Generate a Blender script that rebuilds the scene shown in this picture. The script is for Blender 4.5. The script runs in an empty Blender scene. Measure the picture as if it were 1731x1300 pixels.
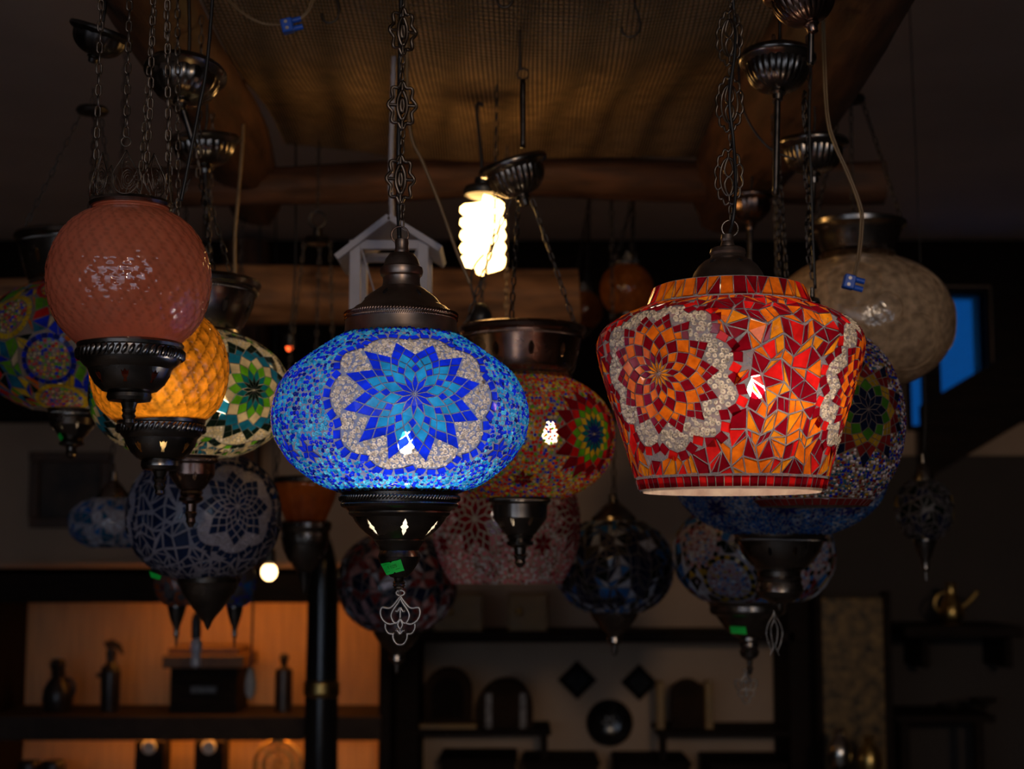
import bpy, math, random
import numpy as np
from mathutils import Vector, Matrix

# ------------------------------------------------------------------ camera, sky, lamps outside, exposure
SC = bpy.context.scene
COL = SC.collection
F = 2600.0                       # focal length in pixels of the 1731 x 1300 frame
PITCH = math.radians(6.36)
EYE = Vector((0, 0, 1.60))
cam_d = bpy.data.cameras.new('camera')
cam = bpy.data.objects.new('camera', cam_d)
COL.objects.link(cam)
cam.location = EYE
cam.rotation_euler = (math.radians(90) + PITCH, 0, 0)
cam_d.sensor_width = 36.0
cam_d.lens = F / 1731.0 * 36.0
cam_d.clip_start = 0.02
cam_d.dof.use_dof = True
cam_d.dof.focus_distance = 1.64
cam_d.dof.aperture_fstop = 5.6
SC.camera = cam

wd = bpy.data.worlds.new('dusk_sky')
SC.world = wd
wd.use_nodes = True
bg = wd.node_tree.nodes['Background']
bg.inputs[0].default_value = (0.62, 0.74, 0.95, 1)
bg.inputs[1].default_value = 1.65

def lamp_light(name, loc, energy, color, radius):
    d = bpy.data.lights.new(name, 'POINT')
    d.energy = energy; d.color = color; d.shadow_soft_size = radius
    o = bpy.data.objects.new(name, d); COL.objects.link(o); o.location = loc
    return o
# street lamps out on the lane in front of the shop
lamp_light('street_lamp_light', (0.72, -4.2, 2.45), 170.0, (1.0, 0.72, 0.46), 0.16)

SC.view_settings.view_transform = 'Standard'
SC.view_settings.look = 'None'
SC.view_settings.exposure = 0.0
SC.view_settings.gamma = 1.0
SC.view_settings.use_curve_mapping = False
SC.cycles.max_bounces = 10
SC.cycles.transparent_max_bounces = 24
SC.cycles.sample_clamp_indirect = 4.0
SC.cycles.caustics_reflective = False
SC.cycles.caustics_refractive = False

RND = random.Random(7)
PI = math.pi

# ------------------------------------------------------------------ pixel <-> place
CT, ST = math.cos(PITCH), math.sin(PITCH)
def W(px, py, Y):
    x = (px - 865.5) / F; z = (650.0 - py) / F
    d = Vector((x, CT - z * ST, ST + z * CT))
    return EYE + d * (Y / d.y)
def PXS(py, Y):                     # metres per pixel for a thing Y metres in front
    z = (650.0 - py) / F
    return Y / (CT - z * ST) / F

# ------------------------------------------------------------------ materials
MATS = {}
def newmat(name):
    m = bpy.data.materials.new(name); m.use_nodes = True
    nt = m.node_tree; nt.nodes.clear()
    out = nt.nodes.new('ShaderNodeOutputMaterial')
    return m, nt, out
def N(nt, t, **kw):
    n = nt.nodes.new(t)
    for k, v in kw.items():
        if k in n.inputs.keys(): n.inputs[k].default_value = v
        else: setattr(n, k, v)
    return n
def c4(c): return (c[0], c[1], c[2], 1.0)

def pmat(name, col, rough=0.5, metal=0.0, noise=0.25, scale=18.0, bump=0.0, spec=0.5, stretch=None, col2=None):
    if name in MATS: return MATS[name]
    m, nt, out = newmat(name)
    b = N(nt, 'ShaderNodeBsdfPrincipled')
    b.inputs['Metallic'].default_value = metal
    b.inputs['Specular IOR Level'].default_value = spec
    tc = N(nt, 'ShaderNodeTexCoord')
    src = tc.outputs['Object']
    if stretch:
        mp = N(nt, 'ShaderNodeMapping'); mp.inputs['Scale'].default_value = stretch
        nt.links.new(src, mp.inputs[0]); src = mp.outputs[0]
    nz = N(nt, 'ShaderNodeTexNoise'); nz.inputs['Scale'].default_value = scale; nz.inputs['Detail'].default_value = 5
    nt.links.new(src, nz.inputs['Vector'])
    cr = N(nt, 'ShaderNodeValToRGB')
    c2 = col2 if col2 else tuple(c * (1 - noise) for c in col)
    c1 = col if col2 else tuple(min(1, c * (1 + noise)) for c in col)
    cr.color_ramp.elements[0].position = 0.32; cr.color_ramp.elements[1].position = 0.68
    cr.color_ramp.elements[0].color = c4(c2); cr.color_ramp.elements[1].color = c4(c1)
    nt.links.new(nz.outputs['Fac'], cr.inputs[0])
    nt.links.new(cr.outputs[0], b.inputs['Base Color'])
    mr = N(nt, 'ShaderNodeMapRange'); mr.inputs['To Min'].default_value = max(0.03, rough * 0.75); mr.inputs['To Max'].default_value = min(1, rough * 1.3)
    nt.links.new(nz.outputs['Fac'], mr.inputs['Value'])
    nt.links.new(mr.outputs[0], b.inputs['Roughness'])
    if bump:
        bp = N(nt, 'ShaderNodeBump'); bp.inputs['Strength'].default_value = bump; bp.inputs['Distance'].default_value = 0.01
        nt.links.new(nz.outputs['Fac'], bp.inputs['Height'])
        nt.links.new(bp.outputs[0], b.inputs['Normal'])
    nt.links.new(b.outputs[0], out.inputs[0])
    MATS[name] = m
    return m

def emat(name, col, strength):
    if name in MATS: return MATS[name]
    m, nt, out = newmat(name)
    e = N(nt, 'ShaderNodeEmission'); e.inputs[0].default_value = c4(col); e.inputs[1].default_value = strength
    nt.links.new(e.outputs[0], out.inputs[0]); MATS[name] = m
    return m

def glassy(name, col, clear=0.12, diff=0.35, rough=0.1, noise=0.3, scale=60.0, clearcol=None, bump=0.0, gloss=1.0, relief=0.0):
    """stained / frosted thin glass: light goes through it coloured, a little of it straight, and it mirrors at the surface"""
    if name in MATS: return MATS[name]
    m, nt, out = newmat(name)
    tc = N(nt, 'ShaderNodeTexCoord')
    nz = N(nt, 'ShaderNodeTexNoise'); nz.inputs['Scale'].default_value = scale; nz.inputs['Detail'].default_value = 3
    nt.links.new(tc.outputs['Object'], nz.inputs['Vector'])
    cr = N(nt, 'ShaderNodeValToRGB')
    cr.color_ramp.elements[0].position = 0.3; cr.color_ramp.elements[1].position = 0.7
    cr.color_ramp.elements[0].color = c4(tuple(c * (1 - noise) for c in col))
    cr.color_ramp.elements[1].color = c4(tuple(min(1.0, c * (1 + noise)) for c in col))
    nt.links.new(nz.outputs['Fac'], cr.inputs[0])
    colout = cr.outputs[0]
    if relief:                                   # refraction's dark lines put into the colour along the moulded pattern
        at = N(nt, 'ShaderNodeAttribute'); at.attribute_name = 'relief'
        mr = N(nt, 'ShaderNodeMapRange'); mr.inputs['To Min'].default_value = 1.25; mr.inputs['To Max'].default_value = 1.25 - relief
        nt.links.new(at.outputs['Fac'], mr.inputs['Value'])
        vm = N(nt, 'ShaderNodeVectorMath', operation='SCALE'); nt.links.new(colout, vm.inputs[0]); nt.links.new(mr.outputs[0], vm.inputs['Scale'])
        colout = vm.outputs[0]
    tl = N(nt, 'ShaderNodeBsdfTranslucent'); df = N(nt, 'ShaderNodeBsdfDiffuse'); tp = N(nt, 'ShaderNodeBsdfTransparent')
    gl = N(nt, 'ShaderNodeBsdfGlossy'); gl.inputs['Roughness'].default_value = rough
    nt.links.new(colout, tl.inputs[0]); nt.links.new(colout, df.inputs[0])
    if clearcol: tp.inputs[0].default_value = c4(clearcol)
    else: nt.links.new(colout, tp.inputs[0])
    m1 = N(nt, 'ShaderNodeMixShader'); m1.inputs[0].default_value = diff
    nt.links.new(tl.outputs[0], m1.inputs[1]); nt.links.new(df.outputs[0], m1.inputs[2])
    m2 = N(nt, 'ShaderNodeMixShader'); m2.inputs[0].default_value = clear
    nt.links.new(m1.outputs[0], m2.inputs[1]); nt.links.new(tp.outputs[0], m2.inputs[2])
    lw = N(nt, 'ShaderNodeLayerWeight'); lw.inputs['Blend'].default_value = 0.18
    mu = N(nt, 'ShaderNodeMath', operation='MULTIPLY_ADD'); mu.inputs[1].default_value = 0.7 * gloss; mu.inputs[2].default_value = 0.045 * gloss
    nt.links.new(lw.outputs['Fresnel'], mu.inputs[0])
    ge = N(nt, 'ShaderNodeNewGeometry'); iv = N(nt, 'ShaderNodeMath', operation='SUBTRACT'); iv.inputs[0].default_value = 1.0
    nt.links.new(ge.outputs['Backfacing'], iv.inputs[1])
    mf = N(nt, 'ShaderNodeMath', operation='MULTIPLY'); nt.links.new(mu.outputs[0], mf.inputs[0]); nt.links.new(iv.outputs[0], mf.inputs[1])
    m3 = N(nt, 'ShaderNodeMixShader')
    nt.links.new(mf.outputs[0], m3.inputs[0]); nt.links.new(m2.outputs[0], m3.inputs[1]); nt.links.new(gl.outputs[0], m3.inputs[2])
    if bump:
        bp = N(nt, 'ShaderNodeBump'); bp.inputs['Strength'].default_value = bump; bp.inputs['Distance'].default_value = 0.004
        nt.links.new(nz.outputs['Fac'], bp.inputs['Height'])
        for s in (gl, lw, df): nt.links.new(bp.outputs[0], s.inputs['Normal'])
    nt.links.new(m3.outputs[0], out.inputs[0]); MATS[name] = m
    return m

METAL = pmat('dark_bronze', (0.23, 0.20, 0.175), 0.25, 1.0, 0.35, 30.0)
METAL_CAP = pmat('satin_bronze', (0.27, 0.205, 0.17), 0.36, 0.95, 0.35, 30.0)
METAL_RED = pmat('reddish_bronze', (0.23, 0.15, 0.12), 0.26, 1.0, 0.35, 30.0)
IRON = pmat('black_iron', (0.075, 0.065, 0.06), 0.38, 1.0, 0.4, 60.0)
STEEL = pmat('pale_tin', (0.40, 0.375, 0.36), 0.40, 0.85, 0.25, 80.0)
CHAINM = pmat('chain_bronze', (0.16, 0.125, 0.10), 0.36, 1.0, 0.4, 60.0)
BLACKP = pmat('black_plastic', (0.012, 0.012, 0.014), 0.38, 0, 0.2)
CORDG = pmat('gold_clear_cable', (0.20, 0.125, 0.06), 0.35, 0.0, 0.2)
BLUEP = pmat('blue_plastic', (0.008, 0.09, 0.55), 0.4, 0, 0.15)
GREENS = pmat('green_paper', (0.0, 0.62, 0.06), 0.7, 0, 0.08)
GREEND = pmat('green_ink', (0.0, 0.22, 0.01), 0.7, 0, 0.05)
WOOD = pmat('log_wood', (0.10, 0.042, 0.020), 0.7, 0, 0.5, 7.0, 0.5, stretch=(6, 1.2, 6))
WOODX = pmat('cross_log_wood', (0.10, 0.042, 0.020), 0.7, 0, 0.5, 7.0, 0.5, stretch=(1.2, 6, 6))
WOODZ = pmat('post_wood', (0.12, 0.05, 0.024), 0.75, 0, 0.5, 7.0, 0.5, stretch=(6, 6, 1.2))
PLASTER = pmat('plaster', (0.86, 0.72, 0.64), 0.9, 0, 0.10, 2.0, 0.1)
WALLM = pmat('beige_wall', (0.50, 0.34, 0.23), 0.9, 0, 0.12, 2.5, 0.1)
DARKWALL = pmat('dark_wall', (0.055, 0.042, 0.034), 0.9, 0, 0.2, 2.5, 0.1)
DARKW = pmat('dark_furniture', (0.018, 0.011, 0.008), 0.75, 0, 0.4, 8.0, spec=0.15, stretch=(1, 8, 8))
PINE = pmat('lit_panel_wood', (0.62, 0.36, 0.16), 0.6, 0, 0.12, 6.0, stretch=(8, 8, 0.8))
WHITEW = pmat('white_paint', (0.42, 0.40, 0.44), 0.6, 0, 0.08)
REED = pmat('reed', (0.44, 0.28, 0.15), 0.8, 0, 0.3, 30.0)
NETC = pmat('net_cord', (0.035, 0.028, 0.022), 0.8, 0, 0.3)

MORTAR = pmat('mortar', (0.16, 0.14, 0.15), 0.95, 0, 0.1, spec=0.1)

# ------------------------------------------------------------------ object helpers
def set_props(o, label=None, cat=None, group=None, kind=None):
    if label: o['label'] = label
    if cat: o['category'] = cat
    if group: o['group'] = group
    if kind: o['kind'] = kind
    return o
def empty(name, loc, label, cat, group=None):
    o = bpy.data.objects.new(name, None); COL.objects.link(o)
    o.empty_display_size = 0.02
    o.location = loc
    return set_props(o, label, cat, group)
def origin(o):
    while o.parent: o = o.parent
    return o.location
def finish(me, smooth, sharp):
    if smooth:
        me.shade_smooth()
        if sharp: me.set_sharp_from_angle(angle=math.radians(sharp))
def mk(name, V, Fc, mats, parent=None, smooth=True, sharp=38, idx=None, loc=None):
    """mesh object; V in world coordinates"""
    V = np.asarray(V, dtype=float).reshape(-1, 3)
    if parent is not None: o0 = np.array(origin(parent))
    elif loc is not None: o0 = np.array(loc)
    else:
        o0 = (V.min(0) + V.max(0)) / 2; o0[2] = V[:, 2].min()
    me = bpy.data.meshes.new(name)
    me.from_pydata((V - o0), [], Fc)
    if not isinstance(mats, (list, tuple)): mats = [mats]
    for m in mats: me.materials.append(m)
    if idx is not None: me.polygons.foreach_set('material_index', np.asarray(idx, dtype=np.int32))
    finish(me, smooth, sharp)
    o = bpy.data.objects.new(name, me); COL.objects.link(o)
    if parent is not None: o.parent = parent
    else: o.location = Vector(o0)
    return o
def inst(name, me, parent, M):
    """shared mesh placed with world matrix M under a parent"""
    o = bpy.data.objects.new(name, me); COL.objects.link(o)
    if parent is not None:
        o.parent = parent
        o.matrix_local = Matrix.Translation(-Vector(origin(parent))) @ M
    else: o.matrix_world = M
    return o

class G:                                   # geometry collector
    def __init__(s): s.V = []; s.F = []; s.I = []
    def add(s, V, Fc, i=0):
        b = len(s.V); s.V.extend([tuple(v) for v in V]); s.F.extend([[k + b for k in f] for f in Fc]); s.I.extend([i] * len(Fc)); return s
    def box(s, x0, x1, y0, y1, z0, z1, i=0):
        V = [(x0,y0,z0),(x1,y0,z0),(x1,y1,z0),(x0,y1,z0),(x0,y0,z1),(x1,y0,z1),(x1,y1,z1),(x0,y1,z1)]
        return s.add(V, [(0,3,2,1),(4,5,6,7),(0,1,5,4),(1,2,6,5),(2,3,7,6),(3,0,4,7)], i)
    def mk(s, name, mats, parent=None, **k): return mk(name, s.V, s.F, mats, parent, idx=s.I, **k)

def bevel_box(x0, x1, y0, y1, z0, z1, b=0.003):
    V = []; 
    for sx in (0, 1):
        for sy in (0, 1):
            for sz in (0, 1):
                c = [(x0, x1)[sx], (y0, y1)[sy], (z0, z1)[sz]]
                d = [(b, -b)[sx], (b, -b)[sy], (b, -b)[sz]]
                for k in range(3):
                    p = [c[q] + (d[q] if q != k else 0) for q in range(3)]
                    V.append(tuple(p))
    def v(sx, sy, sz, k): return (sx * 4 + sy * 2 + sz) * 3 + k
    Fc = []
    for k in range(3):
        a, c = [q for q in range(3) if q != k]
        for s in (0, 1):
            quad = []
            for (i, j) in ((0,0),(1,0),(1,1),(0,1)):
                t = [0,0,0]; t[k] = s; t[a] = i; t[c] = j; quad.append(v(*t, k))
            Fc.append(quad)
            # edges between this face and neighbour faces handled below
    for k in range(3):                       # edges parallel to axis k
        a, c = [q for q in range(3) if q != k]
        for i in (0, 1):
            for j in (0, 1):
                t0 = [0,0,0]; t0[a] = i; t0[c] = j; t1 = list(t0); t1[k] = 1
                Fc.append([v(*t0, a), v(*t1, a), v(*t1, c), v(*t0, c)])
    for sx in (0,1):
        for sy in (0,1):
            for sz in (0,1): Fc.append([v(sx,sy,sz,0), v(sx,sy,sz,1), v(sx,sy,sz,2)])
    return V, Fc

def lathe(prof, cx, cy, segs=64, close=False, rmod=None):
    V = []; rows = []
    for (r, z) in prof:
        if r < 1e-6: rows.append([len(V)]); V.append((cx, cy, z)); continue
        row = []
        for k in range(segs):
            a = 2 * PI * k / segs
            rr = r * rmod(a, z) if rmod else r
            row.append(len(V)); V.append((cx + rr * math.sin(a), cy - rr * math.cos(a), z))
        rows.append(row)
    Fc = []
    pairs = list(zip(rows[:-1], rows[1:]))
    if close: pairs.append((rows[-1], rows[0]))
    for A, B in pairs:
        if len(A) == 1 and len(B) == 1: continue
        for k in range(segs):
            k2 = (k + 1) % segs
            if len(A) == 1: Fc.append((A[0], B[k], B[k2]))
            elif len(B) == 1: Fc.append((A[k], B[0], A[k2]))
            else: Fc.append((A[k], B[k], B[k2], A[k2]))
    return V, Fc

def tube(pts, r, sides=6, closed=False):
    P = [Vector(p) for p in pts]; n = len(P); V = []; Fc = []
    if callable(r): rad = [r(i / max(1, n - 1)) for i in range(n)]
    else: rad = [r] * n
    prev = None
    for i in range(n):
        if closed: t = P[(i + 1) % n] - P[i - 1]
        else: t = P[min(n - 1, i + 1)] - P[max(0, i - 1)]
        if t.length < 1e-9: t = Vector((0, 0, 1))
        t.normalize()
        if prev is None:
            up = Vector((0, 0, 1)) if abs(t.z) < 0.9 else Vector((0, 1, 0))
            a = t.cross(up).normalized()
        else:
            a = (prev - t * prev.dot(t))
            a = a.normalized() if a.length > 1e-6 else t.orthogonal().normalized()
        prev = a; b = t.cross(a)
        for k in range(sides):
            q = 2 * PI * k / sides
            V.append(P[i] + (a * math.cos(q) + b * math.sin(q)) * rad[i])
    m = n if closed else n - 1
    for i in range(m):
        i2 = (i + 1) % n
        for k in range(sides):
            k2 = (k + 1) % sides
            Fc.append((i*sides+k, i2*sides+k, i2*sides+k2, i*sides+k2))
    if not closed:
        Fc.append(tuple(range(sides))); Fc.append(tuple((n-1)*sides + k for k in reversed(range(sides))))
    return V, Fc
def smooth_path(pts, per=8):
    P = [Vector(p) for p in pts]; out = []
    for i in range(len(P) - 1):
        p0 = P[max(0, i-1)]; p1 = P[i]; p2 = P[i+1]; p3 = P[min(len(P)-1, i+2)]
        for k in range(per):
            t = k / per
            out.append(0.5 * ((2*p1) + (p2-p0)*t + (2*p0-5*p1+4*p2-p3)*t*t + (3*p1-p0-3*p2+p3)*t**3))
    out.append(P[-1]); return out
def sphere(c, r, segs=16, rings=10, sz=1.0):
    prof = [(r * math.sin(PI * k / rings) if 0 < k < rings else 0, c[2] + sz * r * math.cos(PI * k / rings)) for k in range(rings + 1)]
    return lathe(prof, c[0], c[1], segs)

# chains: every link is a piece
LINKS = {}
def link_mesh(L, w, wr, mat):
    key = (round(L, 5), round(w, 5), round(wr, 5), mat.name)
    if key in LINKS: return LINKS[key]
    pts = []
    hw = w / 2 - wr; hl = L / 2 - w / 2
    for k in range(6):
        a = PI * k / 5; pts.append((hw * math.cos(a), 0, hl + hw * math.sin(a)))
    for k in range(6):
        a = PI + PI * k / 5; pts.append((hw * math.cos(a), 0, -hl + hw * math.sin(a)))
    V, Fc = tube(pts, wr, 5, True)
    me = bpy.data.meshes.new('chain_link'); me.from_pydata([tuple(v) for v in V], [], Fc); me.materials.append(mat); me.shade_smooth()
    LINKS[key] = me
    return me
def frame_z(d, roll=0.0):
    d = d.normalized(); up = Vector((0, 1, 0)) if abs(d.y) < 0.9 else Vector((1, 0, 0))
    x = up.cross(d).normalized(); y = d.cross(x)
    R = Matrix((x, y, d)).transposed().to_4x4()
    return R @ Matrix.Rotation(roll, 4, 'Z')
def chain(parent, A, B, L=0.0145, w=0.0078, wr=0.0012, mat=None, sag=0.0, twist=0.4):
    A = Vector(A); B = Vector(B); mat = mat or CHAINM
    me = link_mesh(L, w, wr, mat)
    D = (B - A).length; pitch = L - 2.2 * wr
    n = max(1, int(round(D / pitch)))
    for k in range(n):
        t = (k + 0.5) / n
        p = A.lerp(B, t) + Vector((0, 0, -sag * 4 * t * (1 - t)))
        d = (B - A) + Vector((0, 0, -sag * 4 * (1 - 2 * t)))
        M = Matrix.Translation(p) @ frame_z(d, twist + (PI / 2 if k % 2 else 0) + 0.15 * math.sin(k * 1.7)) @ Matrix.Diagonal((1, 1, D / n / pitch, 1))
        inst('chain_link', me, parent, M)
def ring(name, parent, c, R, wr, mat, axis='Y', yaw=0.0):
    pts = []
    for k in range(20):
        a = 2 * PI * k / 20
        v = Vector((R * math.cos(a), 0, R * math.sin(a)))
        v.rotate(Matrix.Rotation(yaw, 3, 'Z')); pts.append(Vector(c) + v)
    V, Fc = tube(pts, wr, 6, True)
    return mk(name, V, Fc, mat, parent, sharp=None)

# ------------------------------------------------------------------ lamp parts
def wprof(cx, Y, pl, cpy=None):
    """profile given in photograph pixels (radius, height) -> metres; returns (x, profile)"""
    cpy = cpy if cpy is not None else sum(p[1] for p in pl) / len(pl)
    x = W(cx, cpy, Y).x
    return x, [(r * PXS(py, Y), W(cx, py, Y).z) for (r, py) in pl]
def catmull(pl, per=6):
    P = [Vector((a, b, 0)) for a, b in pl]
    return [(max(0.0, v.x), v.y) for v in smooth_path(P, per)]
def round_prof(pl, per=3):
    return pl

def braid(name, parent, x, y, z, r, mat, n=None, size=0.0034, slant=0.5):
    """twisted rope band: small slanted beads in a row around a rim"""
    n = n or int(2 * PI * r / (size * 1.25))
    V = []; Fc = []
    for k in range(n):
        a = 2 * PI * k / n
        c = Vector((x + r * math.sin(a), y - r * math.cos(a), z))
        t = Vector((math.cos(a), math.sin(a), 0)); o = Vector((math.sin(a), -math.cos(a), 0)); u = Vector((0, 0, 1))
        ax = (u + t * slant).normalized(); bx = t
        b = len(V)
        for (p, q, s) in ((1.5, 0, 0.05), (0.75, 0.45, 0.5), (-0.75, 0.45, 0.5), (-1.5, 0, 0.05), (-0.75, -0.45, 0.5), (0.75, -0.45, 0.5)):
            V.append(c + ax * size * p * 0.8 + bx * size * q + o * size * s * 0.1)
        V.append(c + ax * size * 0.6 + o * size * 0.55); V.append(c - ax * size * 0.6 + o * size * 0.55)
        for f in ((0,6,1),(1,6,7,2),(2,7,3),(3,7,4),(4,7,6,5),(5,6,0)): Fc.append([b + q for q in f])
    return mk(name, V, Fc, mat, parent, sharp=None)

def shell(prof, th=0.0016):
    """closed thin shell from an outer profile (top to bottom)"""
    inner = [(max(0.0006, r - th), z + (0 if i else 0)) for i, (r, z) in enumerate(prof)]
    return prof + inner[::-1]
def boolean_cut(o, V, Fc):
    o0 = np.array(origin(o))
    me = bpy.data.meshes.new('cutter'); me.from_pydata([tuple(np.array(v) - o0) for v in V], [], Fc)
    c = bpy.data.objects.new('cutter', me); COL.objects.link(c)
    c.location = Vector(o0)
    md = o.modifiers.new('cut', 'BOOLEAN'); md.operation = 'DIFFERENCE'; md.object = c; md.solver = 'EXACT'
    bpy.context.view_layer.update()
    dg = bpy.context.evaluated_depsgraph_get()
    nm = bpy.data.meshes.new_from_object(o.evaluated_get(dg))
    o.modifiers.clear()
    if len(nm.polygons) > 20:
        old = o.data; nm.name = old.name; o.data = nm; bpy.data.meshes.remove(old)
        finish(nm, True, 24)
    bpy.data.objects.remove(c); bpy.data.meshes.remove(me)
SHAPES = {
    'diamond': [(0, -1), (0.28, -0.45), (0.22, -0.3), (0.5, 0), (0.22, 0.3), (0.28, 0.45), (0, 1), (-0.28, 0.45), (-0.22, 0.3), (-0.5, 0), (-0.22, -0.3), (-0.28, -0.45)],
    'oval': [(0.42 * math.sin(k * PI / 6), math.cos(k * PI / 6)) for k in range(12)],
    'star': [((1.0 if k % 2 == 0 else 0.42) * math.sin(k * PI / 5), (1.0 if k % 2 == 0 else 0.42) * math.cos(k * PI / 5)) for k in range(10)],
    'tulip': [(-0.3, -1), (0.3, -1), (0.2, -0.55), (0.45, -0.1), (0.62, 0.8), (0.3, 0.45), (0, 0.95), (-0.3, 0.45), (-0.62, 0.8), (-0.45, -0.1), (-0.2, -0.55)],
    'slot': [(-0.16, -1), (0.16, -1), (0.16, 1), (-0.16, 1)],
}
def cutters(shape, x, y, z, r_in, r_out, size, n, a0=0.0):
    S = SHAPES[shape]; V = []; Fc = []; m = len(S)
    if sum(S[i][0] * S[(i+1) % m][1] - S[(i+1) % m][0] * S[i][1] for i in range(m)) < 0: S = S[::-1]
    for k in range(n):
        a = a0 + 2 * PI * k / n
        o = Vector((math.sin(a), -math.cos(a), 0)); t = Vector((math.cos(a), math.sin(a), 0)); b = len(V)
        for rr in (r_in, r_out):
            for (u, v) in S: V.append(Vector((x, y, z)) + o * rr + t * (u * size) + Vector((0, 0, v * size)))
        Fc.append([b + q for q in range(m)][::-1]); Fc.append([b + m + q for q in range(m)])
        for q in range(m):
            q2 = (q + 1) % m; Fc.append([b + q, b + q2, b + m + q2, b + m + q])
    return V, Fc

def metal_part(name, parent, cx, Y, pl, mat=None, segs=56, cpy=None, cut=None, flute=None, sharp=24, x=None):
    """turned metal piece from a pixel profile; cut = (shape, py, size_px, n, a0) pierces it"""
    xx, prof = wprof(cx, Y, pl, cpy)
    if x is None: x = xx
    if cut:
        V, Fc = lathe(shell(prof), x, Y, segs, close=True)
    else:
        V, Fc = lathe(prof, x, Y, segs, rmod=flute)
    o = mk(name, V, Fc, mat or METAL, parent, sharp=sharp)
    if cut:
        shape, py, spx, n, a0 = cut
        z = W(cx, py, Y).z; sz = spx * PXS(py, Y)
        rr = np.interp(-py, [-p[1] for p in pl][::-1] if pl[0][1] < pl[-1][1] else [-p[1] for p in pl], [p[0] for p in pl][::-1] if pl[0][1] < pl[-1][1] else [p[0] for p in pl]) * PXS(py, Y)
        CV, CF = cutters(shape, x, Y, z, rr * 0.45, rr * 1.5, sz, n, a0)
        boolean_cut(o, CV, CF)
    return o, x, prof

# ------------------------------------------------------------------ mosaic surfaces
class Surf:
    def __init__(s, x, y, prof):
        s.x, s.y = x, y
        P = np.array(prof); s.r = P[:, 0]; s.z = P[:, 1]
        d = np.hypot(np.diff(s.r), np.diff(s.z)); s.s = np.concatenate([[0], np.cumsum(d)]); s.L = s.s[-1]
        tr = np.gradient(s.r, s.s); tz = np.gradient(s.z, s.s)
        s.nr, s.nz = -tz, tr
    def R(s, q): return float(np.interp(q, s.s, s.r))
    def Z(s, q): return float(np.interp(q, s.s, s.z))
    def s_of_z(s, z): return float(np.interp(-z, -s.z, s.s))
    def at(s, phi, q, off=0.0):
        r = np.interp(q, s.s, s.r); z = np.interp(q, s.s, s.z); nr = np.interp(q, s.s, s.nr); nz = np.interp(q, s.s, s.nz)
        n = math.hypot(nr, nz) + 1e-9; nr /= n; nz /= n
        return Vector((s.x + (r + nr * off) * math.sin(phi), s.y - (r + nr * off) * math.cos(phi), z + nz * off)), Vector((nr * math.sin(phi), -nr * math.cos(phi), nz))
def wrap(a): return (a + PI) % (2 * PI) - PI

def shrink(pts, gap):
    n = len(pts); cx = sum(p[0] for p in pts) / n; cy = sum(p[1] for p in pts) / n
    area = abs(sum(pts[i][0] * pts[(i+1) % n][1] - pts[(i+1) % n][0] * pts[i][1] for i in range(n))) / 2
    per = sum(math.hypot(pts[i][0] - pts[(i+1) % n][0], pts[i][1] - pts[(i+1) % n][1]) for i in range(n))
    if area < 1e-12: return None
    inr = 2 * area / per
    if inr < gap * 0.9: return None
    k = 1 - 0.5 * gap / inr
    return [(cx + (p[0] - cx) * k, cy + (p[1] - cy) * k) for p in pts]

def project(p):
    d = p - EYE; yc = d.y * CT + d.z * ST; zc = -d.y * ST + d.z * CT
    return 865.5 + F * d.x / yc, 650.0 - F * zc / yc
def aim(sf, px_, py_):
    """the point of the near side of a surface that is seen at a photograph pixel -> (phi, s)"""
    best = None
    for phi in np.linspace(-1.5, 1.5, 121):
        for q in np.linspace(0, sf.L, 61):
            a, b = project(sf.at(phi, q)[0]); e = (a - px_) ** 2 + (b - py_) ** 2
            if best is None or e < best[0]: best = (e, float(phi), float(q))
    return best[1], best[2]

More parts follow.
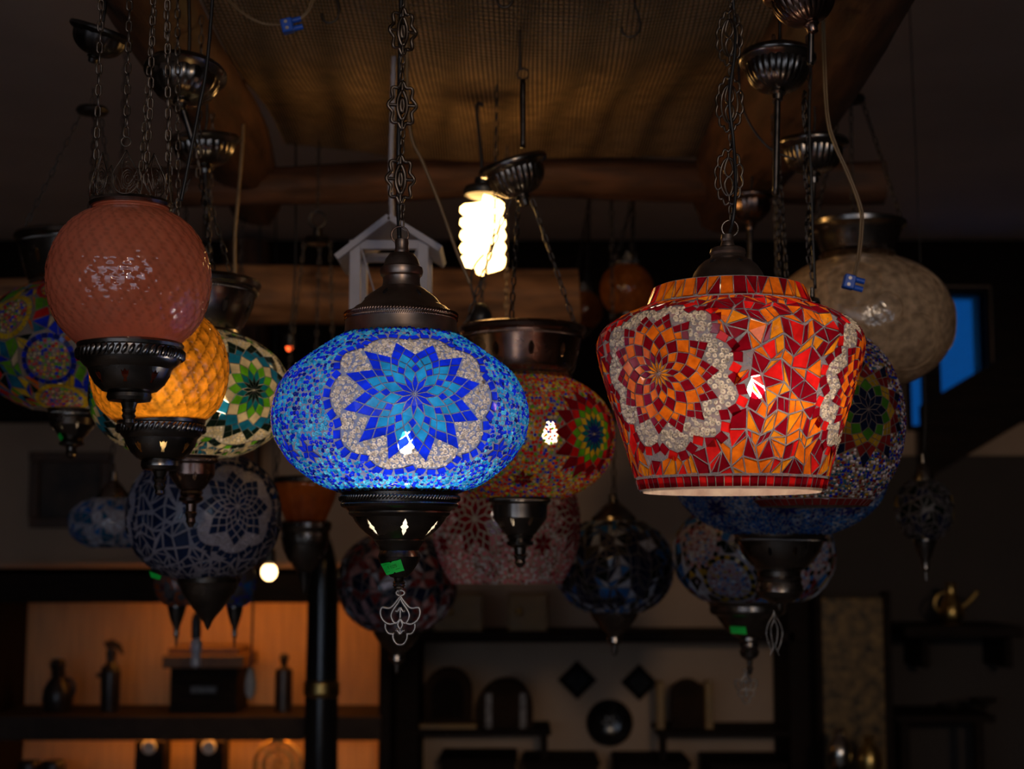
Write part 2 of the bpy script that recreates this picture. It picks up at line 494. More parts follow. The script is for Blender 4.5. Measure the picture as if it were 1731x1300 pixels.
class Mosaic:
    """collects tiles on a Surf, then builds those facing the shop front as single pieces, the others joined"""
    def __init__(s, surf, globe): s.sf = surf; s.globe = globe; s.tiles = []
    def tile(s, name, pts, mat, h=0.0016):          # pts = (phi, s) corners
        sf = s.sf
        B = [sf.at(p, q, 0.0001)[0] for p, q in pts]
        c = sum(B, Vector()) / len(B)
        mp = sum(p for p, q in pts) / len(pts); mq = sum(q for p, q in pts) / len(pts)
        _, nrm = sf.at(mp, mq)
        f = Vector()
        for i in range(len(B)): f += (B[i] - c).cross(B[(i + 1) % len(B)] - c)
        if f.dot(nrm) < 0: B = B[::-1]
        tilt = Vector((RND.uniform(-1, 1), RND.uniform(-1, 1), RND.uniform(-1, 1))) * 0.05
        n2 = (nrm + tilt).normalized()
        T1 = [b + nrm * h * 0.75 for b in B]
        T = [c + (b - c) * 0.90 + nrm * h + n2 * 0 + nrm * ((b - c).dot(tilt)) for b in B]
        s.tiles.append((name, B, T1, T, mat, mp, f.length))
    def build(s, front=math.radians(88), limit=280):
        groups = {}
        for t in s.tiles: groups.setdefault(t[0], []).append(t)
        rest = []
        for nm, L in groups.items():
            fr = [t for t in L if abs(wrap(t[5])) < front]; bk = [t for t in L if abs(wrap(t[5])) >= front]
            fr.sort(key=lambda t: -t[6] * max(0.05, math.cos(wrap(t[5]))))
            rest += bk + fr[limit:]
            for t in fr[:limit]:
                V, Fc = s.geo(t); n = len(t[1]); mk(nm, V, Fc, [t[4], MORTAR], s.globe, smooth=False, idx=[0] + [1, 0] * n)
        if rest:
            mats = [MORTAR]; g = G()
            for t in rest:
                if t[4] not in mats: mats.append(t[4])
                V, Fc = s.geo(t); g.add(V, Fc, mats.index(t[4])); g.I[-len(Fc) + 1::2] = [0] * len(t[1])
            o = g.mk('far_side_tiles', mats, s.globe, smooth=False); o['kind'] = 'stuff'
    @staticmethod
    def geo(t):
        _, B, T1, T, _, _, _ = t; n = len(B)
        Fc = [tuple(range(2 * n, 3 * n))]
        for i in range(n):
            j = (i + 1) % n
            Fc.append((i, j, n + j, n + i)); Fc.append((n + i, n + j, 2 * n + j, 2 * n + i))
        return B + T1 + T, Fc

def rosette_polys(n, radii, cols, sub):
    out = []
    for k in range(len(radii) - 2):
        for j in range(n):
            a = 2 * PI * j / n + (k % 2) * PI / n
            def P(rr, aa): return (rr * math.sin(aa), rr * math.cos(aa))
            A = P(radii[k], a); B = P(radii[k+1], a - PI / n); C = P(radii[k+2], a); D = P(radii[k+1], a + PI / n)
            m = sub[k]
            def bl(u, v): return tuple((1-u)*(1-v)*A[q] + u*(1-v)*B[q] + u*v*C[q] + (1-u)*v*D[q] for q in (0, 1))
            for p in range(m):
                for q in range(m):
                    c = cols[k]; c = c[p + q] if isinstance(c, (tuple, list)) else c
                    out.append(([bl(p/m, q/m), bl((p+1)/m, q/m), bl((p+1)/m, (q+1)/m), bl(p/m, (q+1)/m)], c))
    return out
class Medal:
    """a round flower on the surface: centre phi, s and radius in metres"""
    def __init__(s, sf, phi, q, R, lobes=10, base=1.10, amp=0.14, rot=0.0, squash=1.0):
        s.sf, s.phi, s.q, s.R, s.lobes, s.base, s.amp, s.rot, s.sq = sf, phi, q, R, lobes, base, amp, rot, squash
    def uv2(s, u, v):
        q = min(max(s.q - v * s.sq, 0.0), s.sf.L); rr = max(0.35 * s.sf.R(s.q), s.sf.R(q))
        return (s.phi + u / rr, q)
    def edge(s, th): return s.R * (s.base + s.amp * abs(math.cos((th - s.rot) * s.lobes / 2)))
    def inside(s, phi, q, grow=0.0):
        rr = max(0.35 * s.sf.R(s.q), s.sf.R(q)); u = wrap(phi - s.phi) * rr; v = (s.q - q) / s.sq
        return math.hypot(u, v) < s.edge(math.atan2(u, v)) + grow
    def flower(s, mo, n, radii, cols, sub, gap=0.0009, rot=0.0, name='diamond_tile'):
        for poly, c in rosette_polys(n, radii, cols, sub):
            pl = [(p[0] * s.R, p[1] * s.R) for p in poly]
            cr, sr = math.cos(rot), math.sin(rot)
            pl = [(p[0]*cr - p[1]*sr, p[0]*sr + p[1]*cr) for p in pl]
            pl = shrink(pl, gap)
            if pl: mo.tile(name, [s.uv2(*p) for p in pl], c)
    def border(s, mo, mat, size, gap=0.0012, name='border_tile', every=None):
        th = 0.0; P = []
        for k in range(721):
            t = 2 * PI * k / 720; e = s.edge(t) + size * 0.62; P.append((e * math.sin(t), e * math.cos(t)))
        d = [0.0]
        for a, b in zip(P[:-1], P[1:]): d.append(d[-1] + math.hypot(b[0]-a[0], b[1]-a[1]))
        n = max(6, int(d[-1] / (size + gap)))
        for k in range(n):
            q = (k + 0.5) / n * d[-1]
            x = np.interp(q, d, [p[0] for p in P]); y = np.interp(q, d, [p[1] for p in P])
            x2 = np.interp(min(q + 0.002, d[-1]), d, [p[0] for p in P]); y2 = np.interp(min(q + 0.002, d[-1]), d, [p[1] for p in P])
            t = Vector((x2 - x, y2 - y)); 
            if t.length < 1e-9: continue
            t.normalize(); o = Vector((-t.y, t.x)); w = (d[-1] / n - gap) / 2; h = size * 0.46
            m = mat[k % len(mat)] if isinstance(mat, (list, tuple)) else mat
            mo.tile(name, [s.uv2(x + t.x*a*w + o.x*b*h, y + t.y*a*w + o.y*b*h) for a, b in ((-1,-1),(1,-1),(1,1),(-1,1))], m)

def shards(mo, s0, s1, size, accept, colours, name='shard_tile', gap=0.0013, seed=1, jit=0.36):
    rnd = random.Random(seed); sf = mo.sf
    rows = max(1, int(round((s1 - s0) / size))); rmean = max(sf.R(s0 + (s1 - s0) * t) for t in (0.2, 0.4, 0.6, 0.8))
    n = max(8, int(2 * PI * rmean * 0.9 / size)); ds = (s1 - s0) / rows
    n += n % 2
    pts = [[(2 * PI * (i + rnd.uniform(-jit, jit)) / n, s0 + ds * (j + ((rnd.uniform(-jit, jit) + (.28 if i % 2 else -.28)) if 0 < j < rows else 0))) for i in range(n)] for j in range(rows + 1)]
    def pick():
        t = rnd.random() * sum(w for _, w in colours)
        for c, w in colours:
            t -= w
            if t <= 0: return c
        return colours[-1][0]
    for j in range(rows):
        for i in range(n):
            def g(jj, ii):
                p = pts[jj][ii % n]; return (p[0] + (2 * PI if ii >= n else 0), p[1])
            a, b, c, d = g(j, i), g(j, i+1), g(j+1, i+1), g(j+1, i)
            u = rnd.random()
            if u < 0.3: polys = [[a, b, c], [a, c, d]]
            elif u < 0.6: polys = [[a, b, d], [b, c, d]]
            elif u < 0.75: polys = [[a, b, c, d]]
            else:
                t1, t2 = rnd.uniform(0.3, 0.7), rnd.uniform(0.3, 0.7)
                m1 = (a[0] + (b[0]-a[0])*t1, a[1] + (b[1]-a[1])*t1); m2 = (d[0] + (c[0]-d[0])*t2, d[1] + (c[1]-d[1])*t2)
                polys = [[a, m1, m2, d], [m1, b, c, m2]]
            for P in polys:
                mq = sum(p[1] for p in P) / len(P); mp = sum(p[0] for p in P) / len(P)
                if not accept(mp, mq, size * 0.15): continue
                rr = sf.R(mq)
                L = [(p[0] * rr, p[1]) for p in P]; L = shrink(L, gap)
                if L: mo.tile(name, [(p[0] / rr, p[1]) for p in L], pick())

def beads(name, parent, sf, spacing, mats, choose, s0=0.0, s1=None, seed=3, k=7, rings=3, flat=0.8):
    """seed beads glued side by side; choose(phi, s, rnd) -> material index or None"""
    rnd = random.Random(seed); s1 = sf.L if s1 is None else s1
    C = []; Nn = []; I = []; S = []
    q = s0 + spacing / 2
    while q < s1:
        r = sf.R(q); n = int(2 * PI * r / spacing); off = rnd.random()
        for i in range(n):
            phi = 2 * PI * (i + off + rnd.uniform(-0.28, 0.28)) / n; qq = q + rnd.uniform(-0.28, 0.28) * spacing
            m = choose(wrap(phi), qq, rnd)
            if m is None: continue
            p, nn = sf.at(phi, min(max(qq, 0), sf.L), 0.0001); C.append(p); 
            nn = (nn + Vector((rnd.gauss(0, .22), rnd.gauss(0, .22), rnd.gauss(0, .22)))).normalized()
            Nn.append(nn); I.append(m); S.append(rnd.uniform(0.8, 1.08))
        q += spacing * 0.93
    if not C: return None
    C = np.array(C); Nn = np.array(Nn); S = np.array(S)[:, None, None]; nb = len(C)
    up = np.where(np.abs(Nn[:, 2:3]) < 0.9, np.array([[0, 0, 1.0]]), np.array([[1.0, 0, 0]]))
    A = np.cross(up, Nn); A /= np.linalg.norm(A, axis=1, keepdims=True); B = np.cross(Nn, A)
    R = spacing * 0.33; t = spacing * 0.19
    loc = []
    prof = [(R + t, 0.0), (R, t * 2 * flat), (R - t, 0.15 * t)] if rings == 3 else [(R + t, 0.0), (R * 0.55, t * 2 * flat)]
    for (rr, hh) in prof:
        for i in range(k):
            a = 2 * PI * i / k; loc.append((rr * math.cos(a), rr * math.sin(a), hh))
    loc = np.array(loc); m = len(loc)
    V = C[:, None, :] + S * (A[:, None, :] * loc[None, :, 0:1] + B[:, None, :] * loc[None, :, 1:2] + Nn[:, None, :] * loc[None, :, 2:3])
    Fq = []
    for a in range(len(prof) - 1):
        for i in range(k):
            j = (i + 1) % k; Fq.append((a*k+i, a*k+j, (a+1)*k+j, (a+1)*k+i))
    if rings == 2:
        Fc = (np.array(Fq)[None] + (np.arange(nb) * m)[:, None, None]).reshape(-1, 4).tolist()
        cap = (np.arange(k, 2*k)[None] + (np.arange(nb) * m)[:, None]).tolist()
        idx = np.concatenate([np.repeat(I, len(Fq)), np.array(I)]); Fc = Fc + cap
    else:
        Fc = (np.array(Fq)[None] + (np.arange(nb) * m)[:, None, None]).reshape(-1, 4).tolist(); idx = np.repeat(I, len(Fq))
    o = mk(name, V.reshape(-1, 3), Fc, mats, parent, idx=idx, sharp=None)
    o['kind'] = 'stuff'
    return o

def bulb(parent, c, r, col, strength, name='bulb'):
    V, Fc = lathe([(0, c.z - r), (r*0.6, c.z - r*0.82), (r, c.z), (r*0.9, c.z + r*0.5), (r*0.5, c.z + r*1.3), (r*0.45, c.z + r*1.7), (0, c.z + r*1.72)], c.x, c.y, 12)
    key = 'bulb_%.2f_%.2f_%.2f_%.1f' % (*col, strength)
    return mk(name, V, Fc, emat(key, col, strength), parent, sharp=None)
def cord(name, pts, r, mat, parent=None, per=8, sides=6):
    V, Fc = tube(smooth_path(pts, per), r, sides)
    return mk(name, V, Fc, mat, parent, sharp=None)

# ------------------------------------------------------------------ the room
CEIL = 2.80
YB = 5.80            # back wall
XL, XR = -2.7, 3.0
YF = -1.3            # shop front
g = G(); g.box(XL, XR, YF, YB + 0.15, -0.12, 0.0); set_props(g.mk('floor', pmat('floor_tile', (0.26, 0.21, 0.17), 0.5), smooth=False), kind='structure')
g = G(); g.box(XL, XR, YF - 0.2, YB + 0.15, CEIL, CEIL + 0.12); set_props(g.mk('ceiling', PLASTER, smooth=False), kind='structure')
g = G(); g.box(XL - 0.15, XL, YF, YB + 0.15, 0, CEIL + 0.12); set_props(g.mk('wall_left', DARKWALL, smooth=False), kind='structure')
g = G(); g.box(XR, XR + 0.15, YF, YB + 0.15, 0, CEIL + 0.12); set_props(g.mk('wall_right', DARKWALL, smooth=False), kind='structure')
# lane outside and lintel over the open shop front
g = G(); g.box(-12, 12, -14, YF, -0.14, -0.02); set_props(g.mk('pavement', pmat('paving', (0.45, 0.42, 0.40), 0.8), smooth=False), 'grey lane paving outside the shop front', 'pavement', kind='structure')
g = G(); FA, FB, FT = -2.55, -0.15, 2.35            # wide shop window
g.box(XL - 0.15, FA, YF - 0.2, YF, 0, CEIL + 0.12); g.box(FA, FB, YF - 0.2, YF, FT, CEIL + 0.12); g.box(0.15, 1.9, YF - 0.2, YF, 2.45, CEIL + .12); g.box(0.15, 1.9, YF - .2, YF, 0, 1.55)
g.box(FA, FB, YF - .2, YF, 0, 0.75); g.box(FB, 0.15, YF - 0.2, YF, 0, CEIL + 0.12); g.box(1.9, XR + 0.15, YF - 0.2, YF, 0, CEIL + 0.12)
set_props(g.mk('wall_front', DARKWALL, smooth=False), kind='structure')
g = G(); g.box(FA, FA + .05, YF - .14, YF - .06, .75, FT); g.box(FB - .05, FB, YF - .14, YF - .06, .75, FT); g.box(FA, FB, YF - .14, YF - .06, FT - .05, FT); g.box(FA, FB, YF - .14, YF - .06, .75, .80)
dr = set_props(g.mk('window_2', DARKW, smooth=False), kind='structure')
for k in (1, 2, 3, 4):
    q = FA + (FB - FA) * k / 5; g = G(); g.box(q - .022, q + .022, YF - .13, YF - .07, .8, FT - .05); g.mk('glazing_bar', DARKW, dr, smooth=False)
# back wall with the window hole
wa = W(1540, 720, YB); wb = W(1662, 496, YB)
xs = [XL - 0.15, wa.x, wb.x, XR + 0.15]; zs = [0, wa.z, wb.z, CEIL + 0.12]
g = G()
for i in range(3):
    for j in range(3):
        if (i, j) == (1, 1): continue
        g.box(xs[i], xs[i+1], YB, YB + 0.15, zs[j], zs[j+1])
set_props(g.mk('wall_back', WALLM, smooth=False), kind='structure')
g = G(); e = 0.02
g.box(xs[1]-e, xs[1], YB-0.02, YB+0.06, zs[1]-e, zs[2]+e); g.box(xs[2], xs[2]+e, YB-0.02, YB+0.06, zs[1]-e, zs[2]+e)
g.box(xs[1], xs[2], YB-0.02, YB+0.06, zs[1]-e, zs[1]); g.box(xs[1], xs[2], YB-0.02, YB+0.06, zs[2], zs[2]+e)
win = g.mk('window_1', DARKW, smooth=False); set_props(win, 'small high window showing blue dusk sky at the back right', None, kind='structure')
mx = W(1574, 600, YB).x
g = G(); g.box(mx - 0.03, mx + 0.03, YB - 0.02, YB + 0.05, zs[1], zs[2]); g.mk('mullion', DARKW, win, smooth=False)
m_, nt_, out_ = newmat('window_glass')
tp_ = N(nt_, 'ShaderNodeBsdfTransparent'); gl_ = N(nt_, 'ShaderNodeBsdfGlossy'); gl_.inputs['Roughness'].default_value = 0.05
mx_ = N(nt_, 'ShaderNodeMixShader'); mx_.inputs[0].default_value = 0.06
nt_.links.new(tp_.outputs[0], mx_.inputs[1]); nt_.links.new(gl_.outputs[0], mx_.inputs[2]); nt_.links.new(mx_.outputs[0], out_.inputs[0])
tp_.inputs[0].default_value = (0.045, 0.20, 0.36, 1)
for (a, b) in ((xs[1], mx - 0.03), (mx + 0.03, xs[2])):
    g = G(); g.box(a, b, YB + 0.03, YB + 0.036, zs[1], zs[2]); g.mk('pane', m_, win, smooth=False)
g = G(); zl = 2.10                                # dark sheet added to put shade on the upper back wall
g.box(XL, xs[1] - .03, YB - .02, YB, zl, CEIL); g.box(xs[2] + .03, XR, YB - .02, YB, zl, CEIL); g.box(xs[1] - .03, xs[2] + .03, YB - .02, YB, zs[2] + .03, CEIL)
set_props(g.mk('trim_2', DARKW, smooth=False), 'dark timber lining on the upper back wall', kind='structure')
# sloping board across the foot of the window
a = W(1560, 712, YB - 0.15); b = W(1731, 610, YB - 0.15)
V, Fc = tube([a, b], 0.001, 4); dz = Vector((0, 0, 0.10))
V = []
for p in (a, b):
    for (dy, z0) in ((0, -0.22), (0.05, -0.22), (0.05, 0.06), (0, 0.06)): V.append(Vector((p.x, p.y + dy, p.z + z0)))
Fc = [(0,1,5,4),(1,2,6,5),(2,3,7,6),(3,0,4,7),(0,3,2,1),(4,5,6,7)]
set_props(mk('sloping_board', V, Fc, DARKW, smooth=False), 'dark sloping board across the foot of the blue window', 'board')

# ------------------------------------------------------------------ logs and the reed mat overhead
HANG = 2.365         # underside of the mat and its logs
def log_mesh(A, B, r, seed=1, n=46, sides=22, bend=0.010):
    rnd = random.Random(seed); A = Vector(A); B = Vector(B); d = (B - A); 
    V, Fc = tube([A.lerp(B, i / (n - 1)) + Vector((math.sin(i * .31 + seed) * bend, math.cos(i * .23 + seed) * bend * .3, math.sin(i * .19 + seed * 2) * bend)) for i in range(n)], 1.0, sides)
    ph = [rnd.uniform(0, 6.28) for _ in range(8)]
    out = []
    for i in range(n):
        c = sum((V[i * sides + k] for k in range(sides)), Vector()) / sides
        for k in range(sides):
            v = V[i * sides + k] - c; q = 2 * PI * k / sides
            rr = r * (1 + 0.07 * math.sin(2 * q + ph[0] + i * .05) + 0.05 * math.sin(5 * q + ph[1] + i * .11) + 0.04 * math.sin(3 * q - i * .21 + ph[2]) + 0.03 * math.sin(9 * q + ph[3]) + 0.04 * math.sin(i * .45 + ph[4]) + rnd.uniform(-.012, .012))
            out.append(c + v * rr)
    return out, Fc
def log(A, B, r, mat, label, seed):
    V, Fc = log_mesh(A, B, r, seed)
    return set_props(mk('log_beam', V, Fc, mat, sharp=60), label, 'beam')
log((-0.40, 0.3, 2.375), (-0.555, 3.35, 2.375), 0.058, WOOD, 'reddish rough log along the left edge of the woven mat', 3)
log((0.475, 0.3, 2.39), (0.455, 3.2, 2.36), 0.082, WOOD, 'thick brown log along the right edge of the woven mat', 5)
p = W(400, 312, 3.05); q = W(1492, 280, 3.05)
log((-0.80, 3.05, p.z), (q.x, 3.05, p.z + 0.012), 0.040, WOODX, 'cross log under the far end of the woven mat', 8)
p = W(395, 497, 3.36)
WOODO = pmat('pale_log_wood', (0.26, 0.115, 0.045), 0.7, 0, 0.5, 7.0, 0.5, stretch=(1.2, 6, 6))  # cross log wood brightened, the bulb's orange light put into its colour
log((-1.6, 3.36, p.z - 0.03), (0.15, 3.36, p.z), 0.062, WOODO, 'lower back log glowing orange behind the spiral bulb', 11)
log((-1.03, 5.69, 0.0), (-1.00, 5.69, 2.78), 0.09, WOODZ, 'upright log post behind the left lamps', 14)

def mat_z(x, y):
    return 2.425 - 0.035 * math.cos(x * 3.4) * (0.6 + 0.4 * math.sin(y * 2.9 + 0.4)) - 0.012 * math.sin(y * 8.5 + x * 1.5) - 0.006 * math.sin(x * 11 + y * 3)
X0, X1, Y0, Y1 = -0.46, 0.45, 0.7, 3.04
V = []; Fc = []
ny = int((Y1 - Y0) / 0.0118); nx = 40
for j in range(ny):
    y = Y0 + (j + 0.5) * (Y1 - Y0) / ny
    for i in range(nx + 1):
        x = X0 + (X1 - X0) * i / nx; z = mat_z(x, y)
        for (dy, dz) in ((-0.0038, 0.0), (0, -0.0018), (0.0038, 0.0), (0, 0.0018)): V.append((x, y + dy, z + dz))
    b = j * (nx + 1) * 4
    for i in range(nx):
        for k in range(4):
            k2 = (k + 1) % 4; Fc.append((b+i*4+k, b+i*4+k2, b+(i+1)*4+k2, b+(i+1)*4+k))
rm = empty('reed_mat', (0, 1.8, 2.36), 'woven reed mat with dark cords sagging under the ceiling', 'mat')
o = mk('reeds', V, Fc, REED, rm, sharp=30); o['kind'] = 'stuff'
V = []; Fc = []
nc = int((X1 - X0) / 0.0064); n2 = 60
for i in range(nc):
    x = X0 + (i + .5) * (X1 - X0) / nc; b = len(V)
    for j in range(n2 + 1):
        y = Y0 + (Y1 - Y0) * j / n2; xx = x + 0.004 * math.sin(y * 5 + i * .4); z = mat_z(xx, y) - 0.0026
        for (dx, dz) in ((-0.0013, 0), (0, -0.0012), (0.0013, 0)): V.append((xx + dx, y, z + dz))
    for j in range(n2):
        for k in range(3):
            k2 = (k + 1) % 3; Fc.append((b+j*3+k, b+(j+1)*3+k, b+(j+1)*3+k2, b+j*3+k2))
o = mk('mat_cords', V, Fc, NETC, rm, sharp=30); o['kind'] = 'stuff'

# hooks left hanging in the mat
def s_hook(px, py, s, Y, label, flip=1):
    c = W(px, py, Y); k = PXS(py, Y) * s
    pts = [c + Vector((x * k * flip, 0, z * k)) for x, z in ((0.2, 1.5), (0.35, 1.0), (0.5, 0.3), (0.35, -0.3), (-0.1, -0.55), (-0.5, -0.35), (-0.62, 0.1))]
    pts = [Vector((pts[0].x, Y, mat_z(pts[0].x, Y)))] + pts
    set_props(cord('wire_hook', pts, 0.0018, IRON), label, 'hook')
s_hook(560, 25, 26, 2.05, 'small black wire hook in the mat right of the blue connector')
s_hook(855, 0, 24, 2.0, 'small black wire hook at the top centre of the mat')
s_hook(1068, 48, 28, 2.15, 'small black wire hook in the mat left of the scalloped chain')

# ------------------------------------------------------------------ filigree pieces
def fil_mesh(kind, w, h, wr, mat):
    g = G()
    def add(pts, closed=False, r=wr, per=5):
        P = [(x * w / 2, 0, z * h / 2) for x, z in pts]
        if closed:
            P = P + P[:3]; sp = smooth_path(P, per)[per:-per]; V, Fc = tube(sp[:-1], r, 5, True)
        else: V, Fc = tube(smooth_path(P, per), r, 5)
        g.add(V, Fc)
    if kind == 'quatre':
        n = 48
        pts = [((0.86 + 0.14 * math.cos(8 * t)) * math.cos(t), (0.9 + 0.10 * math.cos(8 * t)) * math.sin(t)) for t in [2 * PI * k / n for k in range(n)]]
        add(pts, True, per=2)
        add([(0, .62), (.28, .3), (.34, 0), (.28, -.3), (0, -.62), (-.28, -.3), (-.34, 0), (-.28, .3)], True)
        add([(.34, 0), (.95, 0)]); add([(-.34, 0), (-.95, 0)]); add([(0, .62), (0, .95)]); add([(0, -.62), (0, -.95)])
        add([(.0, .3), (.12, 0), (0, -.3), (-.12, 0)], True)
    elif kind == 'scallop':
        n = 96; pts = []
        for k in range(n):
            t = 2 * PI * k / n; s = abs(math.sin(t * 6)); e = 0.86 + 0.14 * s
            pts.append((e * math.cos(t), e * math.sin(t)))
        add(pts, True, per=1)
        n = 40
        add([(0.6 * math.cos(2*PI*k/n), 0.66 * math.sin(2*PI*k/n)) for k in range(n)], True, per=1)
        for a in range(6):
            t = PI / 6 + a * PI / 3; add([(0.6*math.cos(t), .66*math.sin(t)), (0.85*math.cos(t), .85*math.sin(t))])
        add([(0, .66), (.3, .25), (0, 0), (-.3, .25)], True); add([(0, -.66), (.3, -.25), (0, 0), (-.3, -.25)], True)
    elif kind == 'lotus':                       # pendant under the blue lamp
        ring_ = [(0.21 * math.cos(2*PI*k/14), .90 + 0.10 * math.sin(2*PI*k/14)) for k in range(14)]; add(ring_, True, per=1)
        for s in (-1, 1):
            add([(0, .80), (.12*s, .66), (.42*s, .40), (.62*s, .34), (.93*s, .36), (1.0*s, .14), (.86*s, -.10), (.56*s, -.24), (.26*s, -.20)])
            add([(0, .72), (.10*s, .55), (.36*s, .28), (.46*s, .06), (.34*s, -.16), (.18*s, -.20), (0, -.05)])
            add([(.74*s, -.22), (.74*s, -.40), (.58*s, -.58), (.30*s, -.60)])
            add([(.36*s, -.58), (.34*s, -.78), (.18*s, -.96), (0, -1.0)])
            add([(0, .38), (.16*s, .20), (.22*s, .26)]); add([(0, -.62), (.16*s, -.46), (.2*s, -.5)])
            add([(0, -.08), (.12*s, -.26), (0, -.44)])
        add([(0, .36), (0, -.05)]); add([(0, -.44), (0, -.62)])
    elif kind == 'tulip':
        for s in (-1, 1):
            add([(0, 1.0), (.1*s, .8), (.8*s, .35), (1.0*s, -.05), (.7*s, -.5), (.4*s, -.8), (.6*s, -1.0)])
            add([(0, .6), (.4*s, .2), (.35*s, -.2), (.15*s, -.55), (.25*s, -.8)])
        add([(0, 1), (0, .4)])
    elif kind == 'drop':                        # crown leaf with spiral
        add([(0, 1.0), (.45, .45), (.85, 0), (.9, -.5), (.5, -.9), (0, -1.0), (-.5, -.9), (-.9, -.5), (-.85, 0), (-.45, .45), (0, 1.0)])
        sp = [(0.18 + (0.62 - .62 * k / 40) * math.sin(k * .62) * .9, -.32 + (.55 - .5 * k / 40) * math.cos(k * .62)) for k in range(40)]
        add(sp, per=2, r=wr * .7)
        add([(0, .9), (-.3, .3), (-.1, -.5), (-.2, -.8), (-.6, -.2), (-.75, -.4)], r=wr * .7)
        for q in range(4): add([(-.05, .62 - q * .2), (.15, .68 - q * .2), (.38, .5 - q * .18)], r=wr * .6)
    me = bpy.data.meshes.new(kind + '_filigree'); me.from_pydata([tuple(v) for v in g.V], [], g.F); me.materials.append(mat); me.shade_smooth()
    return me

def bottom_ring_links(parent, px, py0, py1, Y, mat=None):
    chain(parent, W(px, py0, Y), W(px, py1, Y), L=0.011, w=0.007, wr=0.001, mat=mat)

# ------------------------------------------------------------------ stained glass colours
def TG(name, col, **k): return glassy('glass_' + name, col, **k)
COBALT = TG('cobalt', (0.006, 0.030, 0.78), clear=.03, gloss=.6)
CYAN = TG('cyan', (0.018, 0.30, 0.66), clear=.05, gloss=.6)
SKY = TG('sky', (0.10, 0.55, 0.88), clear=.2)
NAVY = TG('navy', (0.006, 0.02, 0.30))
CRIMSON = TG('crimson', (0.22, 0.002, 0.010), clear=.05)
RED = TG('red', (0.70, 0.012, 0.012), clear=.08)
ORANGE = TG('orange', (0.95, 0.16, 0.008), clear=.10, noise=.35, scale=90)
AMBERT = TG('amber', (0.95, 0.26, 0.010), clear=.12, noise=.3, scale=90)
YELLOW = TG('yellow', (0.90, 0.55, 0.02))
GREEN = TG('green', (0.14, 0.48, 0.02))
TEAL = TG('teal', (0.006, 0.17, 0.21))
TEALB = TG('teal_blue', (0.012, 0.18, 0.36))
CREAM = TG('cream', (0.78, 0.64, 0.42))
BLACKG = TG('black', (0.006, 0.018, 0.014), clear=.02)
PINKB = TG('pink', (0.62, 0.16, 0.18))
WHITEB = TG('white', (0.80, 0.70, 0.66))
SILVER = glassy('glass_silver', (0.66, 0.56, 0.47), clear=.10, rough=.15, gloss=2.6, noise=.45, scale=220)
GROUT = glassy('grout', (0.24, 0.215, 0.26), clear=.58, diff=.4, noise=.12, scale=160, clearcol=(.9, .88, .85), rough=.35)
GROUT_BLUE = glassy('grout_bluish', (0.20, 0.23, 0.40), clear=.55, diff=.4, noise=.12, scale=160, clearcol=(.9, .9, .9), rough=.35)
GROUT_BLK = glassy('grout_black', (0.10, 0.085, 0.09), clear=.15, diff=.8, noise=.2, scale=160, clearcol=(.6, .6, .6), rough=.5)
GROUT_DIM = glassy('grout_dim', (0.15, 0.12, 0.12), clear=.24, diff=.4, noise=.15, scale=160, clearcol=(.9, .8, .7), rough=.4)
GROUT_DARK = glassy('grout_grey', (0.36, 0.34, 0.42), clear=.2, diff=.75, noise=.2, scale=160, clearcol=(.7, .7, .75), rough=.4)
GROUT_W = glassy('grout_white', (0.50, 0.44, 0.35), clear=.4, diff=.4, noise=.15, scale=160, clearcol=(.9, .85, .75), rough=.4)

def globe_on(root, name, cx, Y, pl, grout, segs=72, per=5, cpy=None, x=None):
    xx, prof = wprof(cx, Y, catmull(pl, per), cpy)
    x = xx if x is None else x
    V, Fc = lathe(prof, x, Y, segs)
    gl = mk(name, V, Fc, grout, root, sharp=60)
    return gl, Surf(x, Y, prof), x

def star_edge(n, radii):
    k = len(radii) - 3; a0 = (k % 2) * PI / n; r1, r2 = radii[-1], radii[-2]; al = PI / n
    def f(th):
        d = abs((th - a0 + PI / n) % (2 * PI / n) - PI / n)
        return r1 * r2 * math.sin(al) / (r1 * math.sin(d) + r2 * math.sin(al - d))
    return f
def in_star(md, phi, q, f, rot=0.0, pad=0.0):
    rr = max(0.35 * md.sf.R(md.q), md.sf.R(q)); u = wrap(phi - md.phi) * rr; v = (md.q - q) / md.sq
    return math.hypot(u, v) < f(math.atan2(u, v) + rot) * md.R + pad

def small_flower(mo, phi, q, R, mat, n=6, name='flower_tile'):
    md = Medal(mo.sf, phi, q, R)
    md.flower(mo, n, [0, .5, 1.0], [mat], [1], gap=0.0008, name=name)
    return md

# ================================================================== 1  blue mosaic lamp
Y = 1.70
root = empty('blue_mosaic_lamp', W(676, 1000, Y), 'lit blue bead mosaic lamp with big flower and green price sticker, front centre', 'hanging lamp')
gl, sf, bx = globe_on(root, 'glass_globe', 676, Y, [(95,567),(122,584),(146,600),(176,622),(193,640),(208,668),(215,702),(210,738),(199,760),(184,780),(161,800),(134,818),(108,828),(97,832)], GROUT_BLUE, cpy=800)
mo = Mosaic(sf, gl)
px = PXS(700, Y)
RAD_B = [0, .16, .31, .46, .66, 1.0]
meds = []
pa, qa = aim(sf, 701, 668)
for k in range(3):
    md = Medal(sf, pa + k * 2 * PI / 3, qa, 116 * px, lobes=10, base=1.04, amp=.12, rot=.3)
    md.flower(mo, 12, RAD_B, [COBALT, CYAN, (COBALT, CYAN, COBALT), (CYAN, COBALT, COBALT)], [1, 1, 2, 2], rot=-0.06)
    md.border(mo, COBALT, 14 * px, gap=.0026); meds.append(md)
fl = []
